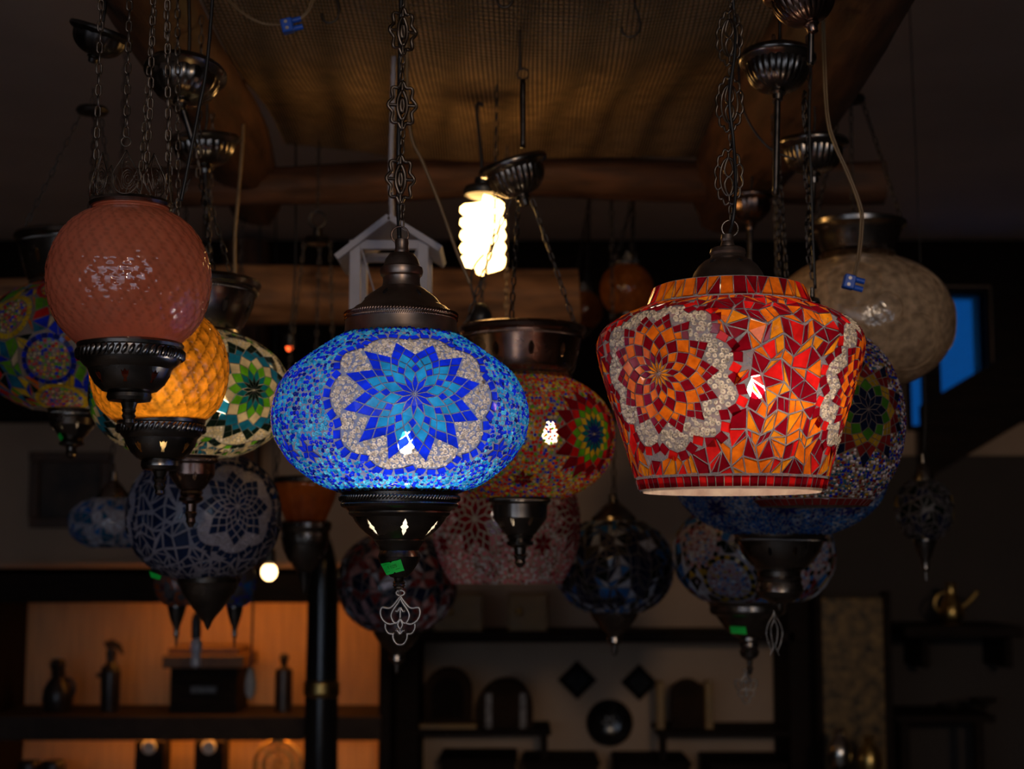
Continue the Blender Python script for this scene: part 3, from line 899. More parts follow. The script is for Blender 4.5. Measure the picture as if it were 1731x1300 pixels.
for k in range(3):
    fl.append(small_flower(mo, -0.80 + k * 2 * PI / 3, sf.s_of_z(W(676, 772, Y).z), 26 * px, COBALT)); 
    fl.append(small_flower(mo, 1.02 + k * 2 * PI / 3, sf.s_of_z(W(676, 768, Y).z), 26 * px, COBALT))
fe = star_edge(12, RAD_B)
def ch(phi, q, rnd):
    for m in meds:
        if m.inside(phi, q, 0): return 0 if not in_star(m, phi, q, fe, -0.06, 0.0012) else None
        if m.inside(phi, q, 17 * px): return None
    for m in fl:
        rr = sf.R(q)
        if math.hypot(wrap(phi - m.phi) * rr, q - m.q) < m.R * .8: return None
    return rnd.choices([1, 2, 3, 4], [34, 34, 24, 8])[0]
mo.build()
beads('seed_beads', gl, sf, 7.8 * px, [SILVER, COBALT, CYAN, SKY, NAVY], ch, seed=5)
# top cap
top = [(0,404),(11,405),(12,411),(11,418),(12.5,424),(11.5,428),(20,429),(27,438),(31,450),(35.5,453),(36.5,460),(35,466),(31.5,469),(31,477),(33,485),(44,492),(58,503),(68,515),(71,517),(77,520),(84,526),(92,530),(95,535),(93.5,540),(94,545),(95,560),(97,570),(100,576),(96,577)]
o, _, _ = metal_part('top_cap', root, 676, Y, top, METAL_CAP, cpy=800)
for py, r in ((534, 95), (541, 95)): braid('rope_band', root, bx, Y, W(676, py, Y).z, r * px, METAL_RED, size=0.0028 if py < 540 else 0.0018)
# black leaf plates on the dome, standing in for the shade of pierced openings
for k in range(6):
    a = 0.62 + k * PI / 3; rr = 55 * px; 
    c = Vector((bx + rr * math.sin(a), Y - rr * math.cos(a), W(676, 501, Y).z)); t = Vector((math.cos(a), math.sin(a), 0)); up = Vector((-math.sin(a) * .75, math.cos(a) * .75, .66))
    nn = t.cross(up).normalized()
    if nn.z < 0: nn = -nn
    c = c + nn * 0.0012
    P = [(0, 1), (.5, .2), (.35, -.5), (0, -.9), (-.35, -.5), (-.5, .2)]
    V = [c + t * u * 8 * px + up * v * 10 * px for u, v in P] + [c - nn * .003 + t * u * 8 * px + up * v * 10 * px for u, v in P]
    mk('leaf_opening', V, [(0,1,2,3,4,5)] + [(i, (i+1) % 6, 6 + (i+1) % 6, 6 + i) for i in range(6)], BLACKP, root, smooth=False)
ring('hanging_ring', root, W(676, 397, Y), 14.5 * px, 1.7 * px, METAL_RED)
# bottom cup pierced with diamonds
cup = [(102,822),(106,824),(107,828),(104,832),(99,834),(98,840),(99,843),(98,850),(100,853),(98,857),(91,860),(85,865),(86,868),(84,871),(79,874.5),(75,882),(67,892),(57,901),(46,909),(43,912),(44,914),(40,918),(36,924),(33,930)]
o, _, _ = metal_part('bottom_cup', root, 676, Y, cup, METAL, cpy=800, cut=('diamond', 892, 14, 7, 0.20))
braid('rope_band', root, bx, Y, W(676, 843, Y).z, 99.5 * px, METAL, size=0.0032)
x_, pr = wprof(676, Y, [(78,876),(70,882),(60,893),(49,903),(38,911),(0,912)], 800)
V, Fc = lathe(pr, bx, Y, 40); mk('frosted_liner', V, Fc, glassy('frosted_glass', (.95, .80, .58), clear=.05, diff=.1, noise=.05), root)
metal_part('finial', root, 676, Y, [(31,928),(34,934),(36,941),(34,948),(29,957),(22,967),(15,975),(9,977),(8,981),(11,985),(9.5,987.5),(11,990),(8.5,992),(9,994),(4,997),(0,1000)], METAL, cpy=800)
ring('pendant_ring', root, W(676, 1001, Y), 4 * px, 0.8 * px, STEEL, yaw=1.2)
inst('filigree_pendant', fil_mesh('lotus', 66 * px, 90 * px, 2.3 * px, STEEL), root, Matrix.Translation(W(676.5, 1044, Y)))
# sticker bent around the finial
def sticker(parent, pts_px, Y, cx, rpx, label_text=None, lines=True):
    """flat paper label with notched edges, standing just proud of the metal"""
    P = []
    xc = W(cx, 800, Y).x
    def on(pxx, pyy, lift=0.0):
        p = W(pxx, pyy, Y); r = rpx * PXS(pyy, Y) + lift
        dx = max(-r * .97, min(r * .97, p.x - xc)); p.y = Y - math.sqrt(max(1e-9, r * r - dx * dx)); return p
    F_ = [on(*q, 0.0012) for q in pts_px]; Bk = [on(*q, 0.0004) for q in pts_px]; n = len(F_)
    o = mk('price_sticker', F_ + Bk, [tuple(range(n))] + [(i, (i+1) % n, n + (i+1) % n, n + i) for i in range(n)] + [tuple(range(2*n-1, n-1, -1))], GREENS, parent, smooth=False)
    return o, on
st, on = sticker(root, [(645,953),(661,950),(663,951.5),(665.5,949),(680,945.5),(686,964),(672,968),(670,966.5),(667,969.5),(656,972)], Y, 676, 35)
V = []; Fc = []
def stroke(a, b, w=0.7):
    A = Vector(a); B = Vector(b); d = (B - A).normalized(); n = Vector((-d.y, d.x)) * w / 2
    k = len(V)
    for p in (A + n, B + n, B - n, A - n): V.append(on(p.x, p.y, 0.0017))
    Fc.append((k, k+1, k+2, k+3))
sx = Vector((24.5, -8.0)).normalized(); sy = Vector((7.5, 17)).normalized()
def stp(u, v): q = Vector((648, 956.5)) + sx * u + sy * v; return (q.x, q.y)
stroke(stp(2, -.5), stp(29, -.5)); stroke(stp(3, 13), stp(27, 13))
DIG = {'1': [((1.4,0),(1.4,5)), ((.5,1),(1.4,0))], '0': [((0,0),(2.6,0)),((2.6,0),(2.6,5)),((2.6,5),(0,5)),((0,5),(0,0))], '9': [((0,0),(2.6,0)),((2.6,0),(2.6,5)),((0,0),(0,2.5)),((0,2.5),(2.6,2.5)),((0,5),(2.6,5))]}
for i, ch_ in enumerate('1109'):
    for (a, b) in DIG[ch_]: stroke(stp(8 + i * 4.1 + a[0], 4.2 + a[1]), stp(8 + i * 4.1 + b[0], 4.2 + b[1]), 0.75)
mk('printed_price', V, Fc, GREEND, st, smooth=False)
# ornate chain with flat cord
fm = fil_mesh('quatre', 50 * px, 84 * px, 3.3 * px, CHAINM)
for (qx, qy, yaw) in ((681, 53, .5), (680, 178, .25), (677, 303, .35), (680, -70, .3), (680, -195, .3)):
    inst('filigree_link', fm, root, Matrix.Translation(W(qx, qy, Y)) @ Matrix.Rotation(yaw, 4, 'Z'))
for (a, b) in ((-28, 11), (95, 136), (220, 261), (345, 384), (-153, -112)):
    chain(root, W(681, a, Y), W(679, b, Y), L=0.0125, w=0.007, wr=0.0011)
topz = HANG
cord('lamp_cord', [W(675, 404, Y), W(673, 340, Y) + Vector((0, .006, 0)), W(674, 250, Y), W(675, 120, Y) + Vector((0, .006, 0)), W(678, 0, Y), Vector((W(679, -200, Y).x, Y + .01, W(679, -200, Y).z)), Vector((bx, Y, topz))], 0.0026, BLACKP, root)
chain(root, W(680, -237, Y), Vector((bx, Y, topz)), L=0.0125, w=0.007, wr=0.0011)
bulb(root, W(690, 758, Y) + Vector((0, -.035, 0)), 0.009, (1.0, .90, .76), 300.0)

# ================================================================== 2  red and orange shade
Y = 1.70; px = PXS(640, Y)
root = empty('red_mosaic_lamp', W(1236, 840, Y), 'lit red and orange glass mosaic shade with open bottom, front right', 'hanging lamp')
sh_pl = [(122,487),(126,490),(130,500),(136,518),(140,523)]
body = [(140,523),(165,532),(188,543),(208,556),(220,570),(223.5,586),(221,604),(214,632),(203,668),(190,710),(176,755),(163,800),(154,832)]
x_, prof1 = wprof(1236, Y, sh_pl, 800); _, prof2 = wprof(1236, Y, body, 800); rx = x_
V, Fc = lathe([(62 * px, prof1[0][1] + .001), prof1[0]] + prof1[1:] + prof2[1:], rx, Y, 80)
gl = mk('glass_shade', V, Fc, GROUT, root, sharp=50)
sfb = Surf(rx, Y, prof2); sfc = Surf(rx, Y, prof1)
mo = Mosaic(sfb, gl)
RAD_R = [0, .13, .25, .37, .50, .64, .78, 1.0]
meds = []
qz = sfb.s_of_z(W(1236, 640, Y).z)
pa, qz = aim(sfb, 1114, 630)
for a in (pa, pa + 1.98, pa + 4.1):
    md = Medal(sfb, a, qz, 102 * px, lobes=11, base=1.06, amp=.18, rot=.2)
    md.flower(mo, 14, RAD_R, [AMBERT, CRIMSON, ORANGE, CRIMSON, ORANGE, (ORANGE, CRIMSON, CRIMSON)], [1, 1, 1, 1, 1, 2], gap=.0008)
    md.border(mo, [CRIMSON, CRIMSON, RED], 16 * px, gap=.0022); meds.append(md)
fe = star_edge(14, RAD_R)
def acc(phi, q, pad): return not any(m.inside(phi, q, 19 * px) for m in meds)
shards(mo, 4 * px, sfb.L - 24 * px, 23.5 * px, acc, [(CRIMSON, 36), (RED, 18), (ORANGE, 32), (AMBERT, 14)], seed=12)
n = 74                                     # bottom row of squares
for k in range(n):
    a = 2 * PI * k / n; w = PI / n * .90
    mo.tile('rim_tile', [(a - w, sfb.L - 21*px), (a + w, sfb.L - 21*px), (a + w, sfb.L - 4*px), (a - w, sfb.L - 4*px)], CRIMSON if k % 3 else RED)
mo.build()
mc = Mosaic(sfc, gl); rr_ = random.Random(4); n = 40
for k in range(n):
    a = 2 * PI * k / n; w = PI / n; t = rr_.uniform(-.7, .7); s0, s1 = sfc.L * .08, sfc.L * .95
    cA, cB = rr_.choice([(CRIMSON, ORANGE), (RED, CRIMSON), (ORANGE, CRIMSON), (CRIMSON, RED), (ORANGE, AMBERT)])
    if k % 3 == 0: polys = [([(a-w, s0), (a+w, s0), (a+w, s1), (a-w, s1)], cA)]
    elif k % 2: polys = [([(a-w, s0), (a+w, s0), (a+w*t, s1)], cA), ([(a+w, s0), (a+w, s1), (a+w*t, s1)], cB), ([(a-w, s0), (a+w*t, s1), (a-w, s1)], cB)]
    else: polys = [([(a-w, s0), (a+w, s0), (a-w, s1)], cA), ([(a+w, s0), (a+w, s1), (a-w, s1)], cB)]
    for P, c in polys:
        r0 = sfc.R(.5 * sfc.L); L = shrink([(p[0]*r0, p[1]) for p in P], .0011)
        if L: mc.tile('collar_tile', [(p[0]/r0, p[1]) for p in L], c)
mc.build()
def ch(phi, q, rnd):
    for m in meds:
        if m.inside(phi, q, 0): return 0 if not in_star(m, phi, q, fe, 0, 0.001) else None
    return None
beads('silver_beads', gl, sfb, 9.0 * px, [SILVER], ch, seed=8, k=8)
x_, pr = wprof(1236, Y, [(156.5,815),(151.5,833)], 800)  # pale inner band added to make the mouth of the shade look lit
V, Fc = lathe(pr, rx, Y, 80); mk('glass_lip', [(rx + (v[0]-rx)*.985, Y + (v[1]-Y)*.985, v[2]) for v in V], Fc, glassy('lip_glass', (.95, .62, .52), clear=.08, diff=.7, noise=.25, scale=50, rough=.3), root)
cap = [(0,396),(10,397),(11,404),(9.5,408),(12,414),(12,418),(24,419),(29,422),(30.5,428),(28,432),(30,437),(40,442),(50,451),(58,463),(62,473),(64,475),(66,480),(66,489),(60,490)]
o, _, _ = metal_part('top_cap', root, 1236, Y, cap, METAL_CAP, cpy=800)
for k in range(6):  # black star plates in place of the shade inside pierced stars
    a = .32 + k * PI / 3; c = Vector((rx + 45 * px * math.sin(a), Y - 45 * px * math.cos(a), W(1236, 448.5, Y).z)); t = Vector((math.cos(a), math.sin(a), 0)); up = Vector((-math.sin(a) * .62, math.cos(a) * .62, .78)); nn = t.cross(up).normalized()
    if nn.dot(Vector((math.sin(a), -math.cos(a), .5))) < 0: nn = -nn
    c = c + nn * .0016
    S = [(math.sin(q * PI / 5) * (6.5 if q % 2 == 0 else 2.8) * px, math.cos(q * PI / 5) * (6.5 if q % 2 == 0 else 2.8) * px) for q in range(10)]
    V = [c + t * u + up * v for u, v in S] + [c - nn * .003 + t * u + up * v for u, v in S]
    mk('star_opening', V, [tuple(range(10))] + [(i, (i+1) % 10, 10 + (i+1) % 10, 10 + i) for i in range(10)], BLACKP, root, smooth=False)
braid('rope_band', root, rx, Y, W(1236, 482, Y).z, 66 * px, METAL, size=.0028)
ring('hanging_ring', root, W(1234, 386, Y), 14 * px, 1.4 * px, METAL)
fm2 = fil_mesh('scallop', 50 * px, 100 * px, 2.2 * px, CHAINM)
for (qx, qy, yaw) in ((1233, 64, -.6), (1233, 176, -.5), (1232, 299, -.35), (1234, -55, -.4), (1234, -170, -.5)):
    inst('filigree_link', fm2, root, Matrix.Translation(W(qx, qy, Y)) @ Matrix.Rotation(yaw, 4, 'Z'))
for (a, b) in ((114, 127), (226, 250), (348, 374), (-6, 15), (-122, -104)):
    chain(root, W(1235, a, Y), W(1235, b, Y), L=.0105, w=.006, wr=.001)
cord('lamp_cord', [W(1232, 398, Y), W(1237, 375, Y) + Vector((0, -.01, 0)), W(1242, 320, Y) + Vector((0, -.008, 0)), W(1239, 240, Y) + Vector((0, -.004, 0)), W(1232, 170, Y) + Vector((0, -.006, 0)), W(1241, 90, Y) + Vector((0, -.006, 0)), W(1243, 40, Y), W(1239, -10, Y), W(1240, -150, Y), Vector((rx, Y, topz))], .0021, BLACKP, root)
chain(root, W(1234, -218, Y), Vector((rx, Y, topz)), L=.0125, w=.007, wr=.0011)
bulb(root, W(1266, 668, Y) + Vector((0, -.05, 0)), .0095, (1.0, .84, .62), 245.0)

# ================================================================== glass globes in metal cups
def ribbed_globe(root, cx, Y, pl, mat, cpy, nd=26, amp=.0016, twist=2.6, segs=156, x=None, per=12):
    xx, prof = wprof(cx, Y, catmull(pl, per), cpy); x = xx if x is None else x
    P = np.array(prof); L = np.concatenate([[0], np.cumsum(np.hypot(np.diff(P[:, 0]), np.diff(P[:, 1])))]); L /= L[-1]
    V = []; Fc = []; n = len(prof); REL = []
    for i, (r, z) in enumerate(prof):
        env = min(1.0, 6 * L[i], 6 * (1 - L[i]))
        for k in range(segs):
            a = 2 * PI * k / segs
            u = math.cos((nd * a + twist * 2 * PI * nd / 10 * L[i]) / 2); v = math.cos((nd * a - twist * 2 * PI * nd / 10 * L[i] * .8) / 2)
            e = max(math.exp(-(u / .26) ** 2), math.exp(-(v / .26) ** 2)); d = -amp * env * e; REL.append(e * env)
            rr = r + d
            V.append((x + rr * math.sin(a), Y - rr * math.cos(a), z))
    for i in range(n - 1):
        for k in range(segs):
            k2 = (k + 1) % segs; Fc.append((i*segs+k, (i+1)*segs+k, (i+1)*segs+k2, i*segs+k2))
    o = mk('glass_globe', V, Fc, mat, root, sharp=None)
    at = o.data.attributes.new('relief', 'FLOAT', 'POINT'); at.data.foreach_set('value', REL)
    return o, x

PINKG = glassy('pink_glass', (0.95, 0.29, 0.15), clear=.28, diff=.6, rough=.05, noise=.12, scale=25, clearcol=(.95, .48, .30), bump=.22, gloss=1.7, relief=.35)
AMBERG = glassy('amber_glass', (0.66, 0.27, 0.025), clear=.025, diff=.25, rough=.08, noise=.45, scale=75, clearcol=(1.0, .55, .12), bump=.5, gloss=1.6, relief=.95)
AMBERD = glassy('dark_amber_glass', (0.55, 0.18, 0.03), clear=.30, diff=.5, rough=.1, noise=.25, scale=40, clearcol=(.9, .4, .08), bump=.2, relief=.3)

def up_to(Y, px_, py_): 
    p = W(px_, py_, Y); return Vector((p.x, Y, HANG))

# ---- 3 pink globe
Y = 1.62; px = PXS(480, Y)
root = empty('pink_glass_lamp', W(220, 722, Y), 'pink blown glass globe lamp with wire crown, front left', 'hanging lamp')
gp = [(64,349),(63,354),(60,358),(78,364),(104,384),(124,414),(135,448),(137.5,478),(133,510),(122,540),(106,563),(85,583)]
o, gx = ribbed_globe(root, 217, Y, gp, PINKG, 520, nd=30, amp=.0020, x=None)
metal_part('globe_collar', root, 217, Y, [(60,341),(67,342),(70,347),(67,352),(62,353)], METAL, x=gx)
cupx = W(220, 620, Y).x
cp = [(86,580),(89,584),(88,589),(85,591),(84,608),(82,613),(76,620),(70,625),(66,636),(58,650),(46,661),(37,664)]
metal_part('metal_cup', root, 220, Y, cp, METAL, x=cupx, cut=('tulip', 640, 11, 8, .12))
metal_part('cup_stem', root, 220, Y, [(34,662),(37,666),(38,672),(35,678),(14,681),(11,690),(12,694),(10,698),(12,703),(9,709),(10,715),(5,721),(0,723)], METAL, x=cupx, segs=32)
braid('rope_band', root, cupx, Y, W(220, 600, Y).z, 86 * px, METAL, size=.0058, slant=.35)
dm = fil_mesh('drop', 46 * px, 76 * px, 1.0 * px, CHAINM)
zc = W(217, 306, Y).z
for k in range(8):
    a = .08 + k * PI / 4; p = Vector((gx + 64 * px * math.sin(a), Y - 64 * px * math.cos(a), zc))
    inst('crown_leaf', dm, root, Matrix.Translation(p) @ Matrix.Rotation(a, 4, 'Z') @ Matrix.Rotation(-.1, 4, 'X'))
ring('hanging_ring', root, Vector((gx + 64*px*math.sin(.08), Y - 66*px, W(227, 257, Y).z)), 8 * px, 1.2 * px, CHAINM)
hub = up_to(Y, 225, 0)
chain(root, Vector((gx + 5*px, Y - 66*px, W(227, 250, Y).z)), W(231, 0, Y) + Vector((0, -.03, 0))); chain(root, W(231, 0, Y) + Vector((0, -.03, 0)), hub)
for a in (2.15, -1.75):
    p = Vector((gx + 66*px*math.sin(a), Y - 66*px*math.cos(a), W(217, 340, Y).z))
    q = {2.15: W(283, 0, Y), -1.75: W(171, 0, Y)}[a]
    chain(root, p, q); chain(root, q, Vector((q.x * .98 + hub.x * .02, Y, HANG)))
chain(root, W(243, 170, Y) + Vector((0, .03, 0)), W(252, -20, Y) + Vector((0, .02, 0))); chain(root, W(235, 300, Y) + Vector((0, .03, 0)), W(243, 170, Y) + Vector((0, .03, 0)))

# ---- 4 amber globe
Y = 1.82; px = PXS(640, Y)
root = empty('amber_glass_lamp', W(272, 838, Y), 'amber diamond-ribbed glass globe lamp in a dark metal cup, behind the pink globe', 'hanging lamp')
gp = [(50,520),(52,526),(70,534),(94,556),(110,588),(116,622),(113,654),(103,684),(88,702),(72,714)]
ribbed_globe(root, 270, Y, gp, AMBERG, 620, nd=24, amp=.0042)
cx_ = W(272, 740, Y).x
metal_part('metal_cup', root, 272, Y, [(72,706),(74,711),(73,716),(70,718),(69,731),(66,737),(61,742),(58,752),(50,765),(40,775),(33,778)], METAL, x=cx_, cut=('tulip', 757, 10, 8, .3))
metal_part('cup_stem', root, 272, Y, [(30,776),(32,781),(32,788),(29,794),(12,797),(9,806),(11,811),(8,816),(10,822),(7,829),(8,834),(0,838)], METAL, x=cx_, segs=32)
braid('rope_band', root, cx_, Y, W(272, 725, Y).z, 71 * px, METAL, size=.0052, slant=.35)
bulb(root, W(285, 668, Y) + Vector((0, -.02, 0)), .022, (1, .68, .27), 6.5)
for a, qx in ((0.9, 300), (-1.2, 262), (2.9, 281)):
    p = Vector((W(270, 520, Y).x + 50*px*math.sin(a), Y - 50*px*math.cos(a), W(270, 522, Y).z)); q = W(qx, 0, Y)
    chain(root, p, q); chain(root, q, Vector((q.x, Y, HANG)))

# ================================================================== wide-capped mosaic lamps behind
def widecap(root, cx, Y, rim, yt, neck, yb, mat, x, holes=True):
    px = PXS(yt, Y); h = yb - yt
    pl = [(rim-4,yt),(rim,yt+h*.02),(rim+2,yt+h*.07),(rim-1,yt+h*.13),(rim-6,yt+h*.17),(rim-7,yt+h*.26),(rim-9,yt+h*.33),(rim-11,yt+h*.45),(rim*.5+neck*.5-2,yt+h*.66),(neck+9,yt+h*.80),(neck+7,yt+h*.84),(neck+3,yt+h*.9),(neck+4,yt+h*.94),(neck,yb)]
    metal_part('top_cap', root, cx, Y, pl, mat, x=x, cut=('oval', yt + h*.52, h*.13, 10, .15) if holes else None)
    braid('rope_band', root, x, Y, W(cx, yt + h*.22, Y).z, (rim - 5) * px, mat, size=.003)
def smallcup(root, cx, Y, rim, y0, rb, y1, rr, y2, y3, mat, x, cut=None):
    px = PXS(y0, Y)
    metal_part('bottom_cup', root, cx, Y, [(rim,y0),(rim+1.5,y0+3),(rim,y0+6),(rim-2,y0+9),(rim-2,y0+13),(rim-5,y0+17),(rim*.5+rb*.5+6,y0+(y1-y0)*.6),(rb+1,y1-2),(rb,y1)], mat, x=x, segs=40, cut=cut)
    braid('rope_band', root, x, Y, W(cx, y0 + 10, Y).z, (rim - 1.5) * px, mat, size=.0026)
    h = y2 - y1
    metal_part('finial', root, cx, Y, [(rb,y1-1),(rb-4,y1+h*.12),(rr+1,y1+h*.3),(rr-2,y1+h*.45),(rr+2,y1+h*.6),(rr+1,y1+h*.8),(rr*.5,y2),(rr*.45,y2+(y3-y2)*.3),(rr*.55,y2+(y3-y2)*.4),(rr*.4,y2+(y3-y2)*.6),(rr*.45,y2+(y3-y2)*.75),(rr*.2,y3-1),(0,y3)], mat, x=x, segs=28)
def trichain(root, x, Y, rim, zr, hubp, hubr=0.0, cx=0, angs=(0.5, 2.6, -1.6)):
    for a in angs:
        chain(root, Vector((x + rim*math.sin(a), Y - rim*math.cos(a), zr)), Vector(hubp) + Vector((hubr*math.sin(a), -hubr*math.cos(a), 0)), L=.017, w=.0085, wr=.0013, mat=IRON)

def ell(cx_r, cy, a, b, y_top, y_bot, n=13):
    """flattened globe profile in pixels"""
    out = []
    for k in range(n):
        t = k / (n - 1); y = y_top + (y_bot - y_top) * (0.5 - 0.5 * math.cos(PI * t))
        u = max(-1, min(1, (y - cy) / b)); out.append((a * max(0.02, 1 - abs(u) ** 2.3) ** .5, y))
    return out

# ---- 5 green star lamp
Y = 2.12; px = PXS(670, Y)
root = empty('green_star_mosaic_lamp', W(328, 890, Y), 'cream mosaic lamp with blue and green star, left of the blue lamp', 'hanging lamp')
gl, sf, x = globe_on(root, 'glass_globe', 322, Y, ell(0, 668, 166, 112, 566, 772), GROUT_W, cpy=680)
mo = Mosaic(sf, gl); RD = [0, .13, .24, .37, .50, .62, .76, 1.0]; meds = []
pa, qa = aim(sf, 430, 662)
for a in (pa, pa - 2.05, pa + 2.1):
    md = Medal(sf, a, qa, 96 * px, lobes=8, base=1.02, amp=.1)
    md.flower(mo, 12, RD, [BLACKG, TEAL, GREEN, CREAM, TEALB, (TEALB, BLACKG, BLACKG)], [1, 1, 1, 1, 1, 2], gap=.0006); meds.append(md)
    md.border(mo, [BLACKG, BLACKG, GREEN, CREAM], 12 * px)
fe = star_edge(12, RD)
shards(mo, sf.L * .02, sf.L * .98, 15 * px, lambda p, q, d: not any(m.inside(p, q, 17 * px) for m in meds), [(CREAM, 50), (BLACKG, 18), (GREEN, 12), (TEALB, 20)], seed=21)
mo.build(limit=160)
beads('cream_beads', gl, sf, 5.6 * px, [CREAM, WHITEB], lambda p, q, r: (r.choice([0, 0, 1]) if any(m.inside(p, q) and not in_star(m, p, q, fe, 0, .001) for m in meds) else None), k=5, rings=2)
widecap(root, 322, Y, 112, 474, 76, 570, METAL, x)
smallcup(root, 330, Y, 43, 768, 22, 826, 19, 852, 892, METAL_RED, x + 5*px, cut=('oval', 806, 7.5, 8, .35))
bulb(root, W(340, 690, Y) + Vector((.03, -.03, 0)), .014, (1, .82, .55), 30.0)
hub = W(335, 300, Y); trichain(root, x, Y, 108 * px, W(322, 474, Y).z, hub, .01); chain(root, hub, Vector((hub.x, Y, HANG)), L=.017, w=.0085, wr=.0013)

# ---- 6 multicolour medallion lamp at the left edge
Y = 2.46; px = PXS(590, Y)
root = empty('multicolour_mosaic_lamp', W(128, 775, Y), 'multicoloured mosaic lamp with ringed medallions, cut by the left edge', 'hanging lamp')
gl, sf, x = globe_on(root, 'glass_globe', 122, Y, ell(0, 588, 152, 112, 484, 692), GROUT_DIM, cpy=600)
mo = Mosaic(sf, gl); meds = []
for i, (mx_, my_, R_, ca, cb) in enumerate(((18, 532, 30, YELLOW, YELLOW), (80, 606, 34, COBALT, NAVY), (104, 676, 34, YELLOW, YELLOW), (98, 488, 26, RED, RED), (190, 560, 30, RED, YELLOW), (185, 640, 30, COBALT, COBALT))):
    a, q = aim(sf, mx_, my_)
    md = Medal(sf, a, q, R_ * px, lobes=2, base=1.0, amp=0.0); md.border(mo, [ca, cb], 9 * px, gap=.0005, name='ring_tile'); meds.append(md)
ALLC = [(RED, 20), (ORANGE, 10), (YELLOW, 14), (GREEN, 18), (COBALT, 14), (TEALB, 14), (BLACKG, 12), (CREAM, 6)]
shards(mo, sf.L * .02, sf.L * .98, 20 * px, lambda p, q, d: not any(m.inside(p, q, 11 * px) for m in meds), ALLC, seed=33)
mo.build(limit=240)
bm = [RED, YELLOW, COBALT, PINKB, GREEN, CREAM]
beads('mixed_beads', gl, sf, 6.0 * px, bm, lambda p, q, r: (r.randrange(6) if any(m.inside(p, q) for m in meds) else None), k=5, rings=2)
widecap(root, 128, Y, 100, 398, 70, 488, METAL, x)
smallcup(root, 128, Y, 41, 690, 22, 738, 19, 756, 776, METAL, x + 4*px, cut=('oval', 722, 6, 8, .5))
p = [(105,731),(115,742),(110,748),(100,737)]
sticker(root, p, Y, 128, 30)
hub = W(156, 196, Y); trichain(root, x, Y, 96 * px, W(128, 400, Y).z, hub, .020)
metal_part('hanger_disc', root, 156, Y, [(0,178),(6,180),(24,182),(27,187),(24,192),(8,195),(0,196)], IRON, segs=28)
chain(root, W(156, 178, Y), Vector((hub.x, Y, HANG)), L=.017, w=.0085, wr=.0013)
bulb(root, W(165, 650, Y), .012, (1, .85, .6), 34.0)

# ---- 7 dark blue globe
Y = 2.45; px = PXS(870, Y)
root = empty('dark_blue_mosaic_lamp', W(356, 1066, Y), 'unlit dark blue mosaic globe with pale beaded star, lower left', 'hanging lamp')
gl, sf, x = globe_on(root, 'glass_globe', 345, Y, ell(0, 872, 128, 112, 770, 978), GROUT_DARK, cpy=870)
mo = Mosaic(sf, gl); meds = []; RD = [0, .2, .4, .68, 1.0]
DKB = TG('unlit_blue', (0.012, 0.030, 0.10), clear=.03, diff=.6)
pa, qa = aim(sf, 402, 858)
for a in (pa, pa - 2.1, pa + 2.1):
    md = Medal(sf, a, qa, 66 * px, lobes=8, base=1.05, amp=.12)
    md.flower(mo, 8, RD, [DKB, DKB, DKB], [1, 2, 2], gap=.0022); meds.append(md)
    md.border(mo, DKB, 11 * px, gap=.002)
fe = star_edge(8, RD)
shards(mo, sf.L * .02, sf.L * .98, 20 * px, lambda p, q, d: not any(m.inside(p, q, 14 * px) for m in meds), [(DKB, 1)], seed=41, gap=.0036)
mo.build(limit=200)
PALEB = TG('pale_lilac', (0.36, 0.34, 0.42), diff=.8)
beads('pale_beads', gl, sf, 5.2 * px, [PALEB], lambda p, q, r: (0 if any(m.inside(p, q) and not in_star(m, p, q, fe, 0, .001) for m in meds) else None), k=5, rings=2)
metal_part('bottom_cup', root, 356, Y, [(52,972),(54,977),(53,984),(49,990),(44,1002),(34,1016),(24,1030),(14,1042),(7,1052),(4,1060),(0,1066)], METAL, x=x + 10*px, segs=40)
metal_part('top_cap', root, 345, Y, [(0,690),(8,692),(10,715),(26,726),(40,745),(48,762),(52,776),(40,778)], METAL, x=x, segs=40)
chain(root, W(345, 692, Y), Vector((x, Y, HANG)), L=.017, w=.0085, wr=.0013)
sticker(root, [(268,965),(292,972),(289,979),(272,975)], Y, 345, 98)

# ---- 8 red beaded lamp between the two lit ones
Y = 2.25; px = PXS(740, Y)
root = empty('red_beaded_lamp', W(877, 960, Y), 'multicoloured beaded lamp with red and green star behind the blue lamp', 'hanging lamp')
gl, sf, x = globe_on(root, 'glass_globe', 880, Y, ell(0, 740, 158, 112, 634, 842), GROUT_DIM, cpy=740)
mo = Mosaic(sf, gl); RD = [0, .15, .27, .38, .49, .60, .74, 1.0]; meds = []
pa, qa = aim(sf, 1004, 736)
for a in (pa, pa - 2.1, pa + 2.1):
    md = Medal(sf, a, qa, 82 * px, lobes=12, base=1.0, amp=.02)
    md.flower(mo, 14, RD, [NAVY, TEAL, YELLOW, GREEN, RED, CRIMSON], [1, 1, 1, 1, 1, 1], gap=.0007)
    meds.append(md)
fe = star_edge(14, RD)
fl = [small_flower(mo, 0.02 + k * 2.094, sf.s_of_z(W(880, 815, Y).z), 22 * px, CRIMSON) for k in range(3)]
mo.build(limit=200)
def ch(p, q, r):
    if any(in_star(m, p, q, fe, 0, .0008) for m in meds): return None
    return r.choices(range(6), [34, 18, 26, 10, 8, 6])[0]
beads('mixed_beads', gl, sf, 6.2 * px, [RED, ORANGE, YELLOW, COBALT, GREEN, CREAM], ch, k=6, rings=2)
widecap(root, 884, Y, 107, 553, 80, 642, METAL_RED, x + 3*px)
smallcup(root, 877, Y, 52, 836, 27, 902, 21, 926, 960, METAL, x - 1*px, cut=('oval', 882, 8, 8, .45))
hub = W(880, 335, Y); trichain(root, x, Y, 103 * px, W(884, 554, Y).z, hub, .018, angs=(-.15, 1.9, -1.9))
